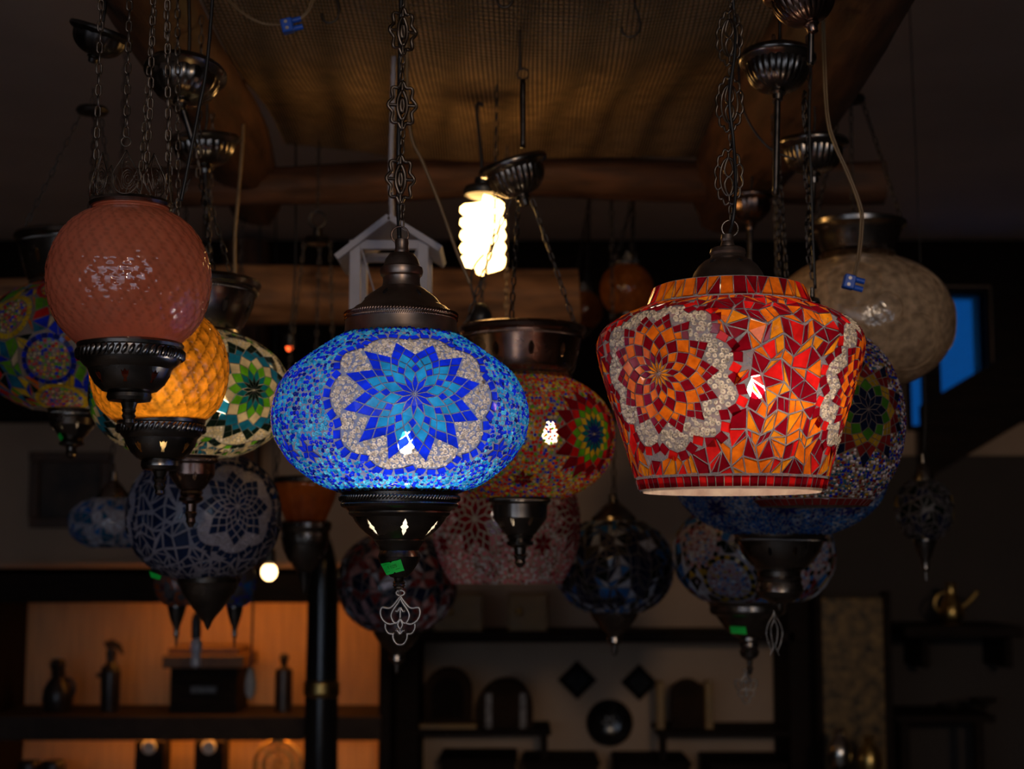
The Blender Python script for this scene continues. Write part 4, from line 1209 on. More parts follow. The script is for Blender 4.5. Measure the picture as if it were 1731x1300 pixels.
cord('hanger_rod', [W(884, 250, Y), W(884, 135, Y)], .0045, IRON, root)
ring('hanging_ring', root, W(884, 125, Y), 10 * px, 1.6 * px, IRON)
cord('hanger_hook', [W(884, 118, Y), W(879, 108, Y), Vector((x, Y, 2.40))], .0025, IRON, root)
def flute(n, d=.035): return lambda a, z: 1 + d * abs(math.sin(a * n / 2))
def canopy_mesh(R, H, mat, n=26, fl=True):
    """fluted ceiling rose: wide rim on top, fluted bowl, turned foot; origin at the rim centre"""
    prof = [(R*.86, .02*H), (R*.97, .04*H), (R*1.0, 0.0), (R*1.0, -.07*H), (R*.95, -.12*H), (R*.86, -.16*H), (R*.80, -.2*H)]
    V, Fc = lathe([(0, .02*H)] + prof, 0, 0, 52); g = G(); g.add(V, Fc)
    bowl = [(R*.80*math.cos(t) ** .8 if t < 1.4 else R*.18, -.18*H - .58*H*math.sin(t)) for t in [k * 1.42 / 9 for k in range(10)]]
    V, Fc = lathe(bowl, 0, 0, n * 4, rmod=flute(n, .05)); g.add(V, Fc)
    zb = bowl[-1][1]
    V, Fc = lathe([(R*.16, zb + .03*H), (R*.2, zb - .01*H), (R*.21, zb - .05*H), (R*.15, zb - .09*H), (R*.13, zb - .2*H), (R*.09, zb - .22*H), (0, zb - .23*H)], 0, 0, 24); g.add(V, Fc)
    me = bpy.data.meshes.new('canopy'); me.from_pydata([tuple(v) for v in g.V], [], g.F); me.materials.append(mat); finish(me, True, 40)
    return me
def canopy(cx, ytop, rpx, hpx, Y, label, mat=None, tx=0.0, ty=0.0, rod=None, n=26, parent=None):
    px = PXS(ytop, Y); p = W(cx, ytop, Y)
    M = Matrix.Translation(p) @ Matrix.Rotation(ty, 4, 'Y') @ Matrix.Rotation(tx, 4, 'X')
    me = canopy_mesh(rpx * px, hpx * px, mat or METAL, n)
    if parent: return inst('ceiling_rose', me, parent, M)
    root = empty('ceiling_rose', p, label, 'ceiling rose')
    inst('fluted_bowl', me, root, M)
    if rod:
        b = W(rod[0], rod[1], Y)
        cord('stem_rod', [p + (M.to_3x3() @ Vector((0, 0, -hpx * px * .8))), b], rpx * px * .085, IRON, root)
    # short hook up to the timber
    cord('hook_wire', [p + Vector((0, 0, .004)), p + Vector((.004, 0, .04)), Vector((p.x, Y, HANG))], .0022, IRON, root)
    return root
canopy(866, 275, 60, 78, Y, None, METAL, ty=-.30, tx=.12, parent=root)
bulb(root, W(930, 740, Y) + Vector((0, -.03, 0)), .012, (1, .85, .6), 36.0)

# ---- 9 pink and white beaded shade
Y = 2.82; px = PXS(900, Y)
root = empty('pink_beaded_shade', W(856, 985, Y), 'pink and white beaded shade with dark red diamonds, below the red beaded lamp', 'hanging lamp')
gl, sf, x = globe_on(root, 'glass_shade', 856, Y, [(60,770),(84,785),(108,815),(120,850),(124,885),(121,915),(114,942),(104,965),(92,986)], GROUT_W, cpy=880)
mo = Mosaic(sf, gl)
meds = []
for k in range(4):
    md = Medal(sf, -.42 + k * PI / 2, sf.s_of_z(W(856, 880, Y).z), 62 * px); md.flower(mo, 8, [0, .3, .58, 1.0], [CRIMSON, CRIMSON], [1, 2], gap=.003); meds.append(md)
    meds.append(small_flower(mo, .52 + k * PI / 2, sf.s_of_z(W(856, 920, Y).z), 21 * px, CRIMSON))
fe = star_edge(8, [0, .3, .58, 1.0])
mo.build()
def ch(p, q, r):
    if any(in_star(m, p, q, fe, 0, .0) for m in meds): return None
    return r.choices([0, 1, 2], [56, 28, 16])[0]
PKD = TG('rose_bead', (0.70, 0.15, 0.20), diff=.65); WHD = TG('white_bead', (0.74, 0.66, 0.70), diff=.7)
beads('pink_beads', gl, sf, 5.4 * px, [PKD, WHD, CRIMSON], ch, k=5, rings=2)
metal_part('top_cap', root, 856, Y, [(0,700),(8,702),(12,730),(34,745),(52,762),(62,774),(56,778)], METAL, x=x, segs=40)
bulb(root, W(850, 870, Y), .02, (1, .82, .75), 4.0)  # weak bulb added to lift the glow of this shade
chain(root, W(856, 702, Y), Vector((x, Y, HANG)), L=.017, w=.0085, wr=.0013)

# ---- 10 starred beaded shade behind the red one
Y = 2.0; px = PXS(700, Y)
root = empty('star_beaded_shade', W(1372, 855, Y), 'unlit beaded shade with green, yellow and red star, right behind the red shade', 'hanging lamp')
gl, sf, x = globe_on(root, 'glass_shade', 1372, Y, [(22,552),(60,560),(98,580),(126,612),(145,655),(153,702),(150,748),(138,790),(116,826),(86,856)], GROUT_W, cpy=700)
mo = Mosaic(sf, gl); RD = [0, .16, .29, .41, .53, .66, 1.0]; meds = []
dG = TG('dim_green', (.06, .22, .02), diff=.6); dY = TG('dim_yellow', (.5, .30, .02), diff=.6); dR = TG('dim_red', (.24, .02, .02), diff=.6); dN = TG('dim_navy', (.008, .014, .05), diff=.6)
pa, qa = aim(sf, 1468, 692)
for a in (pa, pa - 2.1, pa + 2.1):
    md = Medal(sf, a, qa, 96 * px, lobes=10, base=1.0, amp=.02)
    md.flower(mo, 10, RD, [dN, dN, dG, dY, (dR, dR, dN)], [1, 1, 1, 2, 2], gap=.0010); meds.append(md)
fe = star_edge(10, RD)
n = 44
for k in range(n):
    a = 2*PI*k/n; w = PI/n*.88; mo.tile('rim_tile', [(a-w, sf.L-16*px), (a+w, sf.L-16*px), (a+w, sf.L-1*px), (a-w, sf.L-1*px)], dR)
mo.build(limit=150)
def ch(p, q, r):
    if q > sf.L - 18*px or any(in_star(m, p, q, fe, 0, .001) for m in meds): return None
    return r.choices(range(5), [22, 20, 34, 14, 10])[0]
beads('mixed_beads', gl, sf, 5.8 * px, [dR, COBALT, WHD, TEALB, dY], ch, k=6, rings=2)
metal_part('top_cap', root, 1380, Y, [(0,485),(4,487),(5,502),(11,505),(14,512),(13,518),(16,524),(26,532),(34,543),(38,556),(22,558)], METAL, x=x + 5*px, segs=40)
fm3 = fil_mesh('scallop', 34 * px, 78 * px, 1.4 * px, IRON)
for (qx, qy, yaw) in ((1362, 190, 1.0), (1366, 292, .9), (1367, 395, 1.05)):
    inst('filigree_link', fm3, root, Matrix.Translation(W(qx, qy, Y)) @ Matrix.Rotation(yaw, 4, 'Z'))
for (a, b) in ((228, 254), (330, 357), (432, 486), (60, 152)): chain(root, W(1366, a, Y), W(1368 if b < 480 else 1378, b, Y), mat=IRON)
cord('lamp_cord', [W(1378, 488, Y), W(1374, 400, Y), W(1371, 300, Y), W(1368, 200, Y), W(1372, 60, Y), W(1372, -60, Y), Vector((x, Y, HANG))], .0022, BLACKP, root)

# ---- 11 blue beaded bowl lamp
Y = 2.4; px = PXS(820, Y)
root = empty('blue_beaded_lamp', W(1312, 1110, Y), 'dim blue beaded lamp with tulip pendant under the red shade', 'hanging lamp')
gl, sf, x = globe_on(root, 'glass_globe', 1318, Y, ell(0, 800, 178, 112, 700, 903), GROUT_DARK, cpy=820)
mo = Mosaic(sf, gl)
meds = [small_flower(mo, -.1 + k * .785, sf.s_of_z(W(1318, 862, Y).z), 24 * px, NAVY, n=8) for k in range(8)]
mo.build()
dB = TG('dim_blue', (.02, .16, .50), diff=.75); dW = TG('dim_white', (.45, .50, .62), diff=.8)
def ch(p, q, r):
    if any(math.hypot(wrap(p - m.phi) * sf.R(q), q - m.q) < m.R * .8 for m in meds): return None
    w = 42 if math.sin(p * 8 + 1) > 0 else 8
    return r.choices([0, 1, 2], [60, 20, w])[0]
beads('blue_beads', gl, sf, 5.8 * px, [dB, NAVY, dW], ch, k=6, rings=2)
metal_part('bottom_cup', root, 1316, Y, [(76,898),(78,902),(76,908),(73,910),(71,920),(66,934),(56,948),(46,957),(43,960)], METAL, x=x - 1*px, cut=('oval', 932, 7, 10, .2))
braid('rope_band', root, x - px, Y, W(1316, 913, Y).z, 75 * px, METAL, size=.0028)
metal_part('finial', root, 1312, Y, [(40,958),(42,962),(37,966),(36,974),(39,979),(37,984),(40,992),(41,1000),(34,1010),(18,1018),(7,1021),(5,1030),(0,1034)], METAL, x=x - 4*px, segs=36)
inst('tulip_pendant', fil_mesh('tulip', 27 * px, 76 * px, 1.1 * px, METAL), root, Matrix.Translation(W(1309, 1070, Y)))
metal_part('top_cap', root, 1318, Y, [(0,610),(8,612),(20,640),(50,665),(80,690),(84,706),(70,708)], METAL, x=x, segs=40)
chain(root, W(1318, 612, Y), Vector((x, Y, HANG)), mat=IRON, L=.017, w=.0085, wr=.0013)

# ---- 12 pale crackle globe
Y = 2.6; px = PXS(545, Y)
root = empty('crackle_glass_lamp', W(1456, 660, Y), 'pale beige crackled glass globe lamp with embossed circles, right', 'hanging lamp')
CRK = glassy('crackle_glass', (0.66, 0.46, 0.28), clear=.15, diff=.7, rough=.12, noise=.4, scale=70, bump=.6, clearcol=(.8, .65, .45), gloss=1.6)
gl, sf, x = globe_on(root, 'glass_globe', 1456, Y, ell(0, 546, 153, 116, 432, 660), CRK, cpy=545)
def circ(phi, q, R):
    pts = []
    for k in range(36):
        a = 2*PI*k/36; qq = min(max(q - R*math.cos(a), 0), sf.L); pts.append(sf.at(phi + R*math.sin(a)/max(.02, sf.R(qq)), qq, .0008)[0])
    V, Fc = tube(pts, .0013, 5, True); mk('embossed_circle', V, Fc, CRK, gl, sharp=None)
for (pp, my_, R_) in ((-.30, 500, 44), (.42, 600, 52), (.62, 498, 36), (-.35, 600, 40), (.05, 545, 26), (1.05, 560, 44), (-.95, 540, 44)):
    circ(pp, sf.s_of_z(W(1456, my_, Y).z), R_ * px)
metal_part('top_cap', root, 1452, Y, [(78,376),(83,379),(82,386),(77,390),(72,396),(68,408),(63,420),(60,426),(64,432),(58,438)], METAL, x=x - 4*px, segs=44)
hub = W(1440, 175, Y); trichain(root, x - 4*px, Y, 80 * px, W(1452, 378, Y).z, hub, .02, angs=(.9, 3.0, -1.2))
metal_part('hanger_disc', root, 1440, Y, [(0,140),(6,142),(7,160),(20,163),(22,168),(18,174),(0,176)], IRON, segs=24)
chain(root, W(1440, 142, Y), Vector((hub.x, Y, 2.79)), mat=IRON)

# ---- 13 medallion lamp low on the right
Y = 2.85; px = PXS(950, Y)
root = empty('medallion_mosaic_lamp', W(1258, 1190, Y), 'dim lamp with yellow-ringed medallion and small green sticker, lower right', 'hanging lamp')
gl, sf, x = globe_on(root, 'glass_globe', 1274, Y, ell(0, 938, 135, 96, 858, 1016), GROUT_DARK, cpy=940)
mo = Mosaic(sf, gl); meds = []
dYl = TG('dull_yellow', (.42, .27, .03), diff=.7); dPk = TG('dull_pink', (.42, .24, .26), diff=.8)
for (mx_, my_, R_, c) in ((1182, 918, 34, dPk), (1232, 984, 36, dYl), (1380, 930, 34, dPk), (1345, 985, 26, dB), (1290, 915, 34, dYl)):
    a, q = aim(sf, mx_, my_)
    md = Medal(sf, a, q, R_ * px, lobes=2, base=1.0, amp=0); md.border(mo, [c, BLACKG], 8 * px, gap=.0004, name='ring_tile'); meds.append(md)
shards(mo, sf.L * .02, sf.L * .98, 19 * px, lambda p, q, d: not any(m.inside(p, q, 11 * px) for m in meds), [(dR, 14), (dB, 18), (dYl, 10), (BLACKG, 28), (dW, 24)], seed=52)
mo.build(limit=150)
beads('mixed_beads', gl, sf, 5.8 * px, [dPk, dB, dW, dR, dYl], lambda p, q, r: (r.choices(range(5), [40, 12, 24, 14, 6])[0] if any(m.inside(p, q) for m in meds) else None), k=5, rings=2)
metal_part('bottom_cup', root, 1256, Y, [(66,1010),(68,1014),(66,1020),(63,1024),(64,1032),(61,1038),(54,1041),(50,1046),(46,1052),(38,1062),(26,1074),(20,1077)], METAL, x=x - 12*px, segs=44)
metal_part('finial', root, 1258, Y, [(18,1076),(18,1082),(15,1086),(16,1092),(14,1096),(17,1102),(14,1110),(5,1116),(4,1125),(6,1130),(3,1140),(0,1142)], METAL, x=x - 10*px, segs=28)
inst('filigree_pendant', fil_mesh('lotus', 36 * px, 58 * px, 1.4 * px, METAL), root, Matrix.Translation(W(1261, 1160, Y)))
sticker(root, [(1229,1057),(1254,1058),(1256,1070),(1231,1069)], Y, 1256, 42)
metal_part('top_cap', root, 1274, Y, [(0,790),(8,792),(18,815),(44,838),(60,855),(62,862),(50,864)], METAL, x=x, segs=36)
chain(root, W(1274, 792, Y), Vector((x, Y, HANG)), mat=IRON, L=.017, w=.0085, wr=.0013)

# ---- 14..18 dim lamps further back
def dim_lamp(name, label, cx, cy, a, b, Y, cols, seed, cap=True, cup=True, size=16, topch=True, grout=None):
    px = PXS(cy, Y)
    root = empty(name, W(cx, cy + b + 40, Y), label, 'hanging lamp')
    gl, sf, x = globe_on(root, 'glass_globe', cx, Y, ell(0, cy, a, b * 1.08, cy - b, cy + b, 11), grout or GROUT_BLK, cpy=cy, segs=48)
    mo = Mosaic(sf, gl)
    shards(mo, sf.L * .03, sf.L * .97, size * px, lambda p, q, d: True, cols, seed=seed, gap=.0022)
    mo.build(limit=120)
    rn = a * .36
    if cap: metal_part('top_cap', root, cx, Y, [(0,cy-b-45),(rn*.2,cy-b-44),(rn*.25,cy-b-30),(rn*.6,cy-b-20),(rn,cy-b-6),(rn*1.08,cy-b+3),(rn*.9,cy-b+4)], METAL, x=x, segs=32)
    if cup:
        yb = cy + b - 3
        metal_part('bottom_cup', root, cx, Y, [(rn*1.1,yb),(rn*1.14,yb+4),(rn*1.06,yb+10),(rn*.95,yb+16),(rn*.7,yb+28),(rn*.42,yb+38),(rn*.34,yb+44),(rn*.36,yb+52),(rn*.15,yb+58),(rn*.12,yb+72),(0,yb+76)], METAL, x=x, segs=32)
    if topch: chain(root, W(cx, cy - b - 44, Y), Vector((x, Y, 2.79)), mat=IRON, L=.022, w=.011, wr=.0016)
    return root
dim_lamp('pale_mosaic_lamp', 'pale blue-grey flattened mosaic lamp hanging before the picture frame', 190, 884, 72, 42, 3.2, [(dW, 55), (dB, 20), (TEALB, 25)], 61, cup=False, grout=GROUT_DARK)
dim_lamp('purple_mosaic_lamp', 'dim purple mosaic lamp behind the filigree pendant', 672, 985, 100, 82, 3.2, [(dPk, 20), (dR, 30), (dN, 40), (dW, 8)], 62)
dim_lamp('grey_blue_mosaic_lamp', 'dim grey and blue mosaic lamp right of the pink beaded shade', 1038, 958, 100, 78, 3.2, [(dN, 45), (dB, 18), (dW, 20), (BLACKG, 20)], 63)
dim_lamp('dark_mosaic_lamp', 'nearly black mosaic lamp low at right of the star shade', 1562, 862, 48, 50, 3.1, [(BLACKG, 60), (dN, 40), (dYl, 4)], 64, topch=False)
LD = bpy.data.objects['dark_mosaic_lamp']; cord('hanging_wire', [W(1562, 770, 3.1), W(1562, 600, 3.1), Vector((W(1562, 860, 3.1).x, 3.1, CEIL - .01))], .0012, BLACKP, LD)
dim_lamp('orange_mosaic_lamp', 'small orange mosaic lamp under the left of the dark blue globe', 300, 990, 38, 34, 3.3, [(ORANGE, 60), (CRIMSON, 20), (BLACKG, 10)], 65, size=18)
dim_lamp('royal_blue_mosaic_lamp', 'small royal blue mosaic lamp peeking out beside the dark blue globe', 398, 985, 34, 40, 3.3, [(COBALT, 50), (dB, 50)], 66, size=18)

# ---- amber tulip in a tall metal cup, hung on three chains
Y = 2.95; px = PXS(850, Y)
root = empty('amber_tulip_lamp', W(515, 1010, Y), 'dark amber glass tulip lamp in metal cup, left below the blue lamp', 'hanging lamp')
x_, pr = wprof(517, Y, catmull([(50,812),(52,822),(48,842),(40,862),(33,880),(30,888)], 5), 850)
V, Fc = lathe(pr, x_, Y, 48, rmod=lambda a, z: 1 + .03 * math.cos(a * 12)); mk('glass_tulip', V, Fc, AMBERD, root)
metal_part('metal_cup', root, 515, Y, [(38,880),(44,884),(44,892),(40,900),(41,910),(38,926),(30,944),(20,958),(12,968),(9,985),(5,1000),(0,1010)], METAL, x=x_, segs=36)
metal_part('rim_band', root, 515, Y, [(52,806),(56,809),(55,816),(51,818)], METAL, x=x_, segs=36)
hub = W(537, 408, Y); trichain(root, x_, Y, 52 * px, W(515, 808, Y).z, hub, .026, angs=(1.35, -1.6, 3.1))
metal_part('hanger_disc', root, 537, Y, [(0,384),(7,385),(8,400),(20,402),(23,408),(18,413),(0,415)], IRON, segs=24)
ring('hanging_ring', root, W(537, 371, Y), 14 * px, 2.2 * px, IRON)
chain(root, W(537, 357, Y), Vector((hub.x, Y, 2.415)), mat=IRON)

# ---- amber ball with crown, far back, and a smaller sibling
def ball_lamp(cx, cy, r, Y, label):
    px = PXS(cy, Y)
    root = empty('amber_ball_lamp', W(cx, cy + r + 20, Y), label, 'hanging lamp')
    pl = [(r*math.sin(t), cy - r*math.cos(t)) for t in [.45 + k*(2.75-.45)/12 for k in range(13)]]
    ribbed_globe(root, cx, Y, pl, AMBERD, cy, nd=18, amp=.002, segs=96, per=4)
    x = W(cx, cy, Y).x
    metal_part('metal_cup', root, cx, Y, [(r*.45,cy+r*.86),(r*.5,cy+r*.9),(r*.48,cy+r),(r*.3,cy+r*1.2),(r*.12,cy+r*1.3),(0,cy+r*1.5)], METAL, x=x, segs=28)
    dmm = fil_mesh('drop', r*.42*px, r*.55*px, 1.1*px, METAL)
    for k in range(6):
        a = k*PI/3; inst('crown_leaf', dmm, root, Matrix.Translation(Vector((x + r*.42*px*math.sin(a), Y - r*.42*px*math.cos(a), W(cx, cy - r*1.08, Y).z))) @ Matrix.Rotation(a, 4, 'Z'))
    for a in (0.4, 2.5, -1.7): chain(root, Vector((x + r*.42*px*math.sin(a), Y - r*.42*px*math.cos(a), W(cx, cy - r*.9, Y).z)), W(cx + 12, 330, Y), mat=IRON, L=.02, w=.01, wr=.0015)
    chain(root, W(cx + 12, 330, Y), Vector((W(cx + 12, 330, Y).x, Y, 2.78)), mat=IRON, L=.02, w=.01, wr=.0015)
ball_lamp(1059, 490, 46, 3.3, 'orange glass ball lamp with small crown, left of the red shade')
ball_lamp(985, 525, 34, 3.9, 'smaller dark orange glass ball lamp left of the orange ball lamp')

# ================================================================== ceiling roses
canopy(172, 52, 54, 58, 1.95, 'plain dark ceiling rose tilted on the leftmost chains', IRON, ty=.32, tx=.15, n=14)
canopy(314, 122, 70, 74, 1.95, 'fluted dark ceiling rose above the pink globe', METAL, tx=-.22, ty=.06, n=18, rod=(330, 250))
canopy(345, 236, 62, 60, 2.3, 'dim fluted ceiling rose under the left log', METAL, tx=.05, ty=-.05, n=22, rod=(350, 370))
canopy(1352, -24, 66, 92, 1.72, 'reddish fluted ceiling rose cut by the top edge, right', METAL_RED, ty=-.22, tx=-.12, rod=(1370, 110))
canopy(1314, 98, 65, 80, 1.92, 'fluted dark ceiling rose left of the right log', METAL, ty=.03, tx=-.12, rod=(1311, 330))
canopy(1374, 240, 60, 74, 2.3, 'dim fluted ceiling rose behind the scalloped chain', METAL, tx=.02, rod=(1372, 360))
canopy(1268, 332, 42, 60, 2.7, 'small reddish ceiling rose over the red shade cap', METAL_RED, rod=(1268, 470), n=16)

# extra dark chains right of the red shade
r2 = empty('loose_chain', W(1318, 480, 2.2), 'dark doubled chain hanging right of the red shade cap', 'chain')
for (a, b) in ((W(1318, 480, 2.2), W(1311, 230, 2.2)), (W(1330, 470, 2.2), W(1314, 230, 2.2)), (W(1311, 230, 2.2), Vector((W(1311, 230, 2.2).x, 2.2, HANG)))): chain(r2, a, b, mat=IRON)

# ================================================================== spiral bulb, black lamp holder
Y = 2.56; px = PXS(400, Y)
root = empty('spiral_bulb', W(816, 465, Y), 'glowing spiral fluorescent bulb hanging behind the lamps', 'light bulb')
c = W(816, 400, Y); pts = []; n = 220; turns = 2.6
CFL = emat('fluorescent_tube', (1.0, 0.55, 0.17), 14.0)
for half in (0, 1):
    pts = []
    for k in range(n + 1):
        t = k / n; a = half * PI + t * turns * 2 * PI
        rr = 29 * px * (1 if t < .9 else (1 - (t - .9) * 9.2))
        pts.append(Vector((c.x + rr * math.sin(a), c.y - rr * math.cos(a), c.z + (57 - 114 * t) * px)))
    V, Fc = tube(pts, 10.4 * px, 7); mk('spiral_tube', V, Fc, CFL, root, sharp=None)
metal_part('bulb_base', root, 816, Y, [(12,300),(14,304),(14,312),(30,316),(33,322),(32,331),(20,335),(0,336)], BLACKP, segs=28)
cord('bulb_cord', [W(816, 302, Y), W(812, 250, Y), W(806, 180, Y), Vector((c.x, Y, HANG))], .003, BLACKP, root)
Y = 2.44; px = PXS(535, Y)
root = empty('lamp_holder', W(812, 560, Y), 'black plastic lamp holder under the glowing spiral bulb', 'lamp holder')
metal_part('socket', root, 812, Y, [(0,512),(8,514),(14,520),(19,530),(20,540),(17,550),(12,556),(0,560)], BLACKP, segs=28)
chain(root, W(812, 514, Y), W(824, 440, Y), mat=IRON); chain(root, W(824, 440, Y), W(836, 388, Y), mat=IRON); chain(root, W(836, 388, Y), Vector((W(840, 360, Y).x, Y, HANG)), mat=IRON)
cord('socket_wire', [W(806, 516, Y), W(796, 480, Y), W(802, 450, Y), W(818, 430, Y)], .002, IRON, root)

# ================================================================== white house lantern
Y = 2.30; px = PXS(450, Y)
root = empty('white_house_lantern', W(663, 575, Y), 'white wooden house-shaped lantern with gable roof behind the blue lamp', 'lantern')
A = W(663, 382, Y); hw = 62 * px; dp = 62 * px
zt = W(663, 424, Y).z; zb = W(663, 572, Y).z
for sx in (-1, 1):
    for sy in (-1, 1):
        V, Fc = bevel_box(A.x + sx*(56*px) - 9*px, A.x + sx*(56*px) + 9*px, Y + sy*dp*.9 - 8*px, Y + sy*dp*.9 + 8*px, zb, zt + 2*px, .001); mk('post', V, Fc, WHITEW, root, smooth=False)
for sy in (-1, 1):
    V, Fc = bevel_box(A.x - 66*px, A.x + 66*px, Y + sy*dp*.9 - 7*px, Y + sy*dp*.9 + 7*px, zt - 9*px, zt + 6*px, .001); mk('cross_bar', V, Fc, WHITEW, root, smooth=False)
V, Fc = bevel_box(A.x - 72*px, A.x + 72*px, Y - dp - 6*px, Y + dp + 6*px, zb - 12*px, zb, .001); mk('base', V, Fc, WHITEW, root, smooth=False)
for s, ex, ez in ((-1, 86, 68), (1, 86, 54)):
    P0 = Vector((A.x, 0, A.z)); P1 = Vector((A.x + s*ex*px, 0, A.z - ez*px)); d = (P1 - P0).normalized(); nn = Vector((-d.z, 0, d.x)) * 5*px
    if nn.z < 0: nn = -nn
    y0, y1 = Y - dp - 14*px, Y + dp + 14*px
    V = [Vector((p.x, yy, p.z)) for yy in (y0, y1) for p in (P0 - nn, P1 - nn, P1 + nn, P0 + nn)]
    mk('roof_board', V, [(0,1,2,3),(7,6,5,4),(0,4,5,1),(1,5,6,2),(2,6,7,3),(3,7,4,0)], WHITEW, root, smooth=False)
for s in (-1, 1): cord('diagonal_string', [W(663 + s*46, 432, Y) + Vector((0, -dp, 0)), W(663 + s*8, 560, Y) + Vector((0, -dp, 0))], .0012, WHITEW, root)
cord('hanging_cord', [A, W(661, 330, Y), W(660, 300, Y), Vector((A.x, Y, HANG))], .004, WHITEW, root)

# ================================================================== cables with blue connectors, other wires
def connector(px_, py_, Y, label, ang, cables):
    p = W(px_, py_, Y); s = PXS(py_, Y)
    root = empty('wire_connector', p, label, 'wire connector')
    R = Matrix.Translation(p) @ Matrix.Rotation(ang, 4, 'Y')
    V, Fc = bevel_box(-15*s, 5*s, -9*s, 9*s, -12*s, 12*s, .0015); mk('connector_body', [R @ Vector(v) for v in V], Fc, BLUEP, root, smooth=False)
    for dz in (-7, 7):
        V, Fc = tube([(4*s, 0, dz*s), (20*s, 0, dz*s)], 5*s, 12); mk('terminal_tube', [R @ Vector(v) for v in V], Fc, BLUEP, root)
        V, Fc = tube([(-6*s, -9.6*s, dz*.8*s), (-6*s, -8*s, dz*.8*s)], 3*s, 10); mk('screw', [R @ Vector(v) for v in V], Fc, STEEL, root)
    for pts in cables:
        for dx in (-1.9, 1.9):
            cord('cable', [W(a + dx, b, Y) for a, b in pts[:-1]] + [Vector((W(*pts[-1], Y).x, Y, HANG))], .0014, CORDG, root)
connector(1440, 478, 1.95, 'blue wire connector on a gold twin cable before the crackle globe', .25, [[(1444, 468), (1452, 430), (1457, 375), (1453, 345), (1432, 290), (1412, 245), (1398, 190), (1392, 60), (1390, -60)]])
connector(491, 43, 2.0, 'blue wire connector near the top edge above the blue lamp', -.25, [[(478, 42), (445, 40), (410, 22), (378, -8), (360, -60)], [(500, 36), (518, 22), (528, 0), (530, -60)]])
r3 = set_props(cord('thin_cable', [W(795, 480, 2.1), W(770, 420, 2.1), W(745, 350, 2.1), W(715, 275, 2.1), W(694, 225, 2.1), W(688, 120, 2.1), Vector((W(686, 0, 2.1).x, 2.1, 2.42))], .0026, CORDG), 'thin pale cable slanting down from the mat toward the spiral bulb', 'cable')
set_props(cord('thin_cable', [W(397, 470, 2.6), W(397, 400, 2.6), W(402, 340, 2.6), W(410, 240, 2.6), Vector((W(414, 100, 2.6).x, 2.6, 2.44))], .0032, CORDG), 'gold cable hanging along the left log post', 'cable')
set_props(cord('thin_cable', [W(306, 340, 1.75), W(318, 280, 1.75), W(335, 190, 1.75), W(352, 90, 1.75), Vector((W(366, 0, 1.75).x, 1.75, HANG))], .0022, BLACKP), 'thin dark cable in front of the fluted roses at left', 'cable')
set_props(cord('thin_cable', [W(1345, 270, 2.2), W(1300, 250, 2.2), W(1265, 205, 2.2), W(1250, 150, 2.2), Vector((W(1250, 60, 2.2).x, 2.2, HANG))], .0018, BLACKP), 'thin dark wire looping below the fluted rose at right', 'cable')
# red indicator light
root = empty('red_pilot_light', W(489, 588, 3.2), 'tiny glowing red pilot light left of the blue lamp', 'light')
V, Fc = sphere(W(489, 588, 3.2), .0075, 12, 8); mk('red_lens', V, Fc, emat('red_led', (1.0, .10, .02), 3.0), root)
p = W(489, 588, 3.2); V, Fc = lathe([(0, p.z + .03), (.012, p.z + .028), (.014, p.z + .006), (.012, p.z + .002), (0, p.z + .003)], p.x, p.y + .004, 16); mk('housing', V, Fc, BLACKP, root)
cord('wire', [p + Vector((0, 0, .03)), p + Vector((.01, 0, .2)), Vector((p.x, p.y, 2.78))], .002, BLACKP, root)


# ================================================================== back of the shop
def bx_px(x0, x1, y0, y1, Y, dep):
    """box whose front face covers the given pixels at distance Y"""
    ym = (y0 + y1) / 2
    return (W(x0, ym, Y).x, W(x1, ym, Y).x, Y, Y + dep, W((x0+x1)/2, y1, Y).z, W((x0+x1)/2, y0, Y).z)
def pbox(name, x0, x1, y0, y1, Y, dep, mat, parent=None, b=.004):
    V, Fc = bevel_box(*bx_px(x0, x1, y0, y1, Y, dep), b); return mk(name, V, Fc, mat, parent, smooth=False)
LED = emat('warm_led', (1.0, .34, .045), 26.0)
SHELFM = pmat('dull_shelf', (.055, .038, .030), .8, 0, .2, spec=.15)
# ---- lit niche cabinet, left
Yc = 5.2
cab = empty('display_cabinet', W(300, 1300, Yc), 'wooden display cabinet with orange lit niches at lower left', 'cabinet')
Z1 = W(300, 1360, Yc).z
pbox('fascia', -60, 660, 962, 1019, Yc, .05, DARKW, cab)
pbox('cabinet_top', -60, 660, 962, 972, Yc, .42, DARKW, cab)
pbox('back_panel', -60, 660, 985, 1420, Yc + .40, .02, PINE, cab)
pbox('side_panel', -60, -22, 965, 1420, Yc, .42, DARKW, cab); pbox('side_panel', 640, 660, 965, 1420, Yc, .42, DARKW, cab)
pbox('shelf_board', -40, 645, 1211, 1226, Yc, .40, SHELFM, cab); pbox('shelf_lip', -40, 645, 1211, 1252, Yc - .03, .03, SHELFM, cab)
pbox('led_strip', 230, 630, 1004, 1009, Yc + .06, .012, LED, cab, .001)
pbox('led_strip', 130, 630, 1232, 1237, Yc + .05, .012, LED, cab, .001)
pbox('plinth', -60, 660, 1400, 1900, Yc, .42, DARKW, cab)
def turned(name, label, cat, cx, Y, pl, mat, extra=None, segs=32):
    root = empty(name, W(cx, pl[-1][1], Y), label, cat)
    metal_part('body', root, cx, Y, pl, mat, segs=segs, sharp=45)
    if extra: extra(root)
    return root
CER = pmat('dark_ceramic', (.03, .022, .018), .3, 0, .4, 20)
Ys = Yc + .16
def ex1(r):
    cord('handle', [W(112, 1146, Ys), W(122, 1152, Ys), W(126, 1166, Ys), W(120, 1180, Ys)], .007, CER, r)
    metal_part('stopper', r, 98, Ys, [(0,1112),(10,1114),(14,1122),(12,1130),(9,1134)], CER, segs=24)
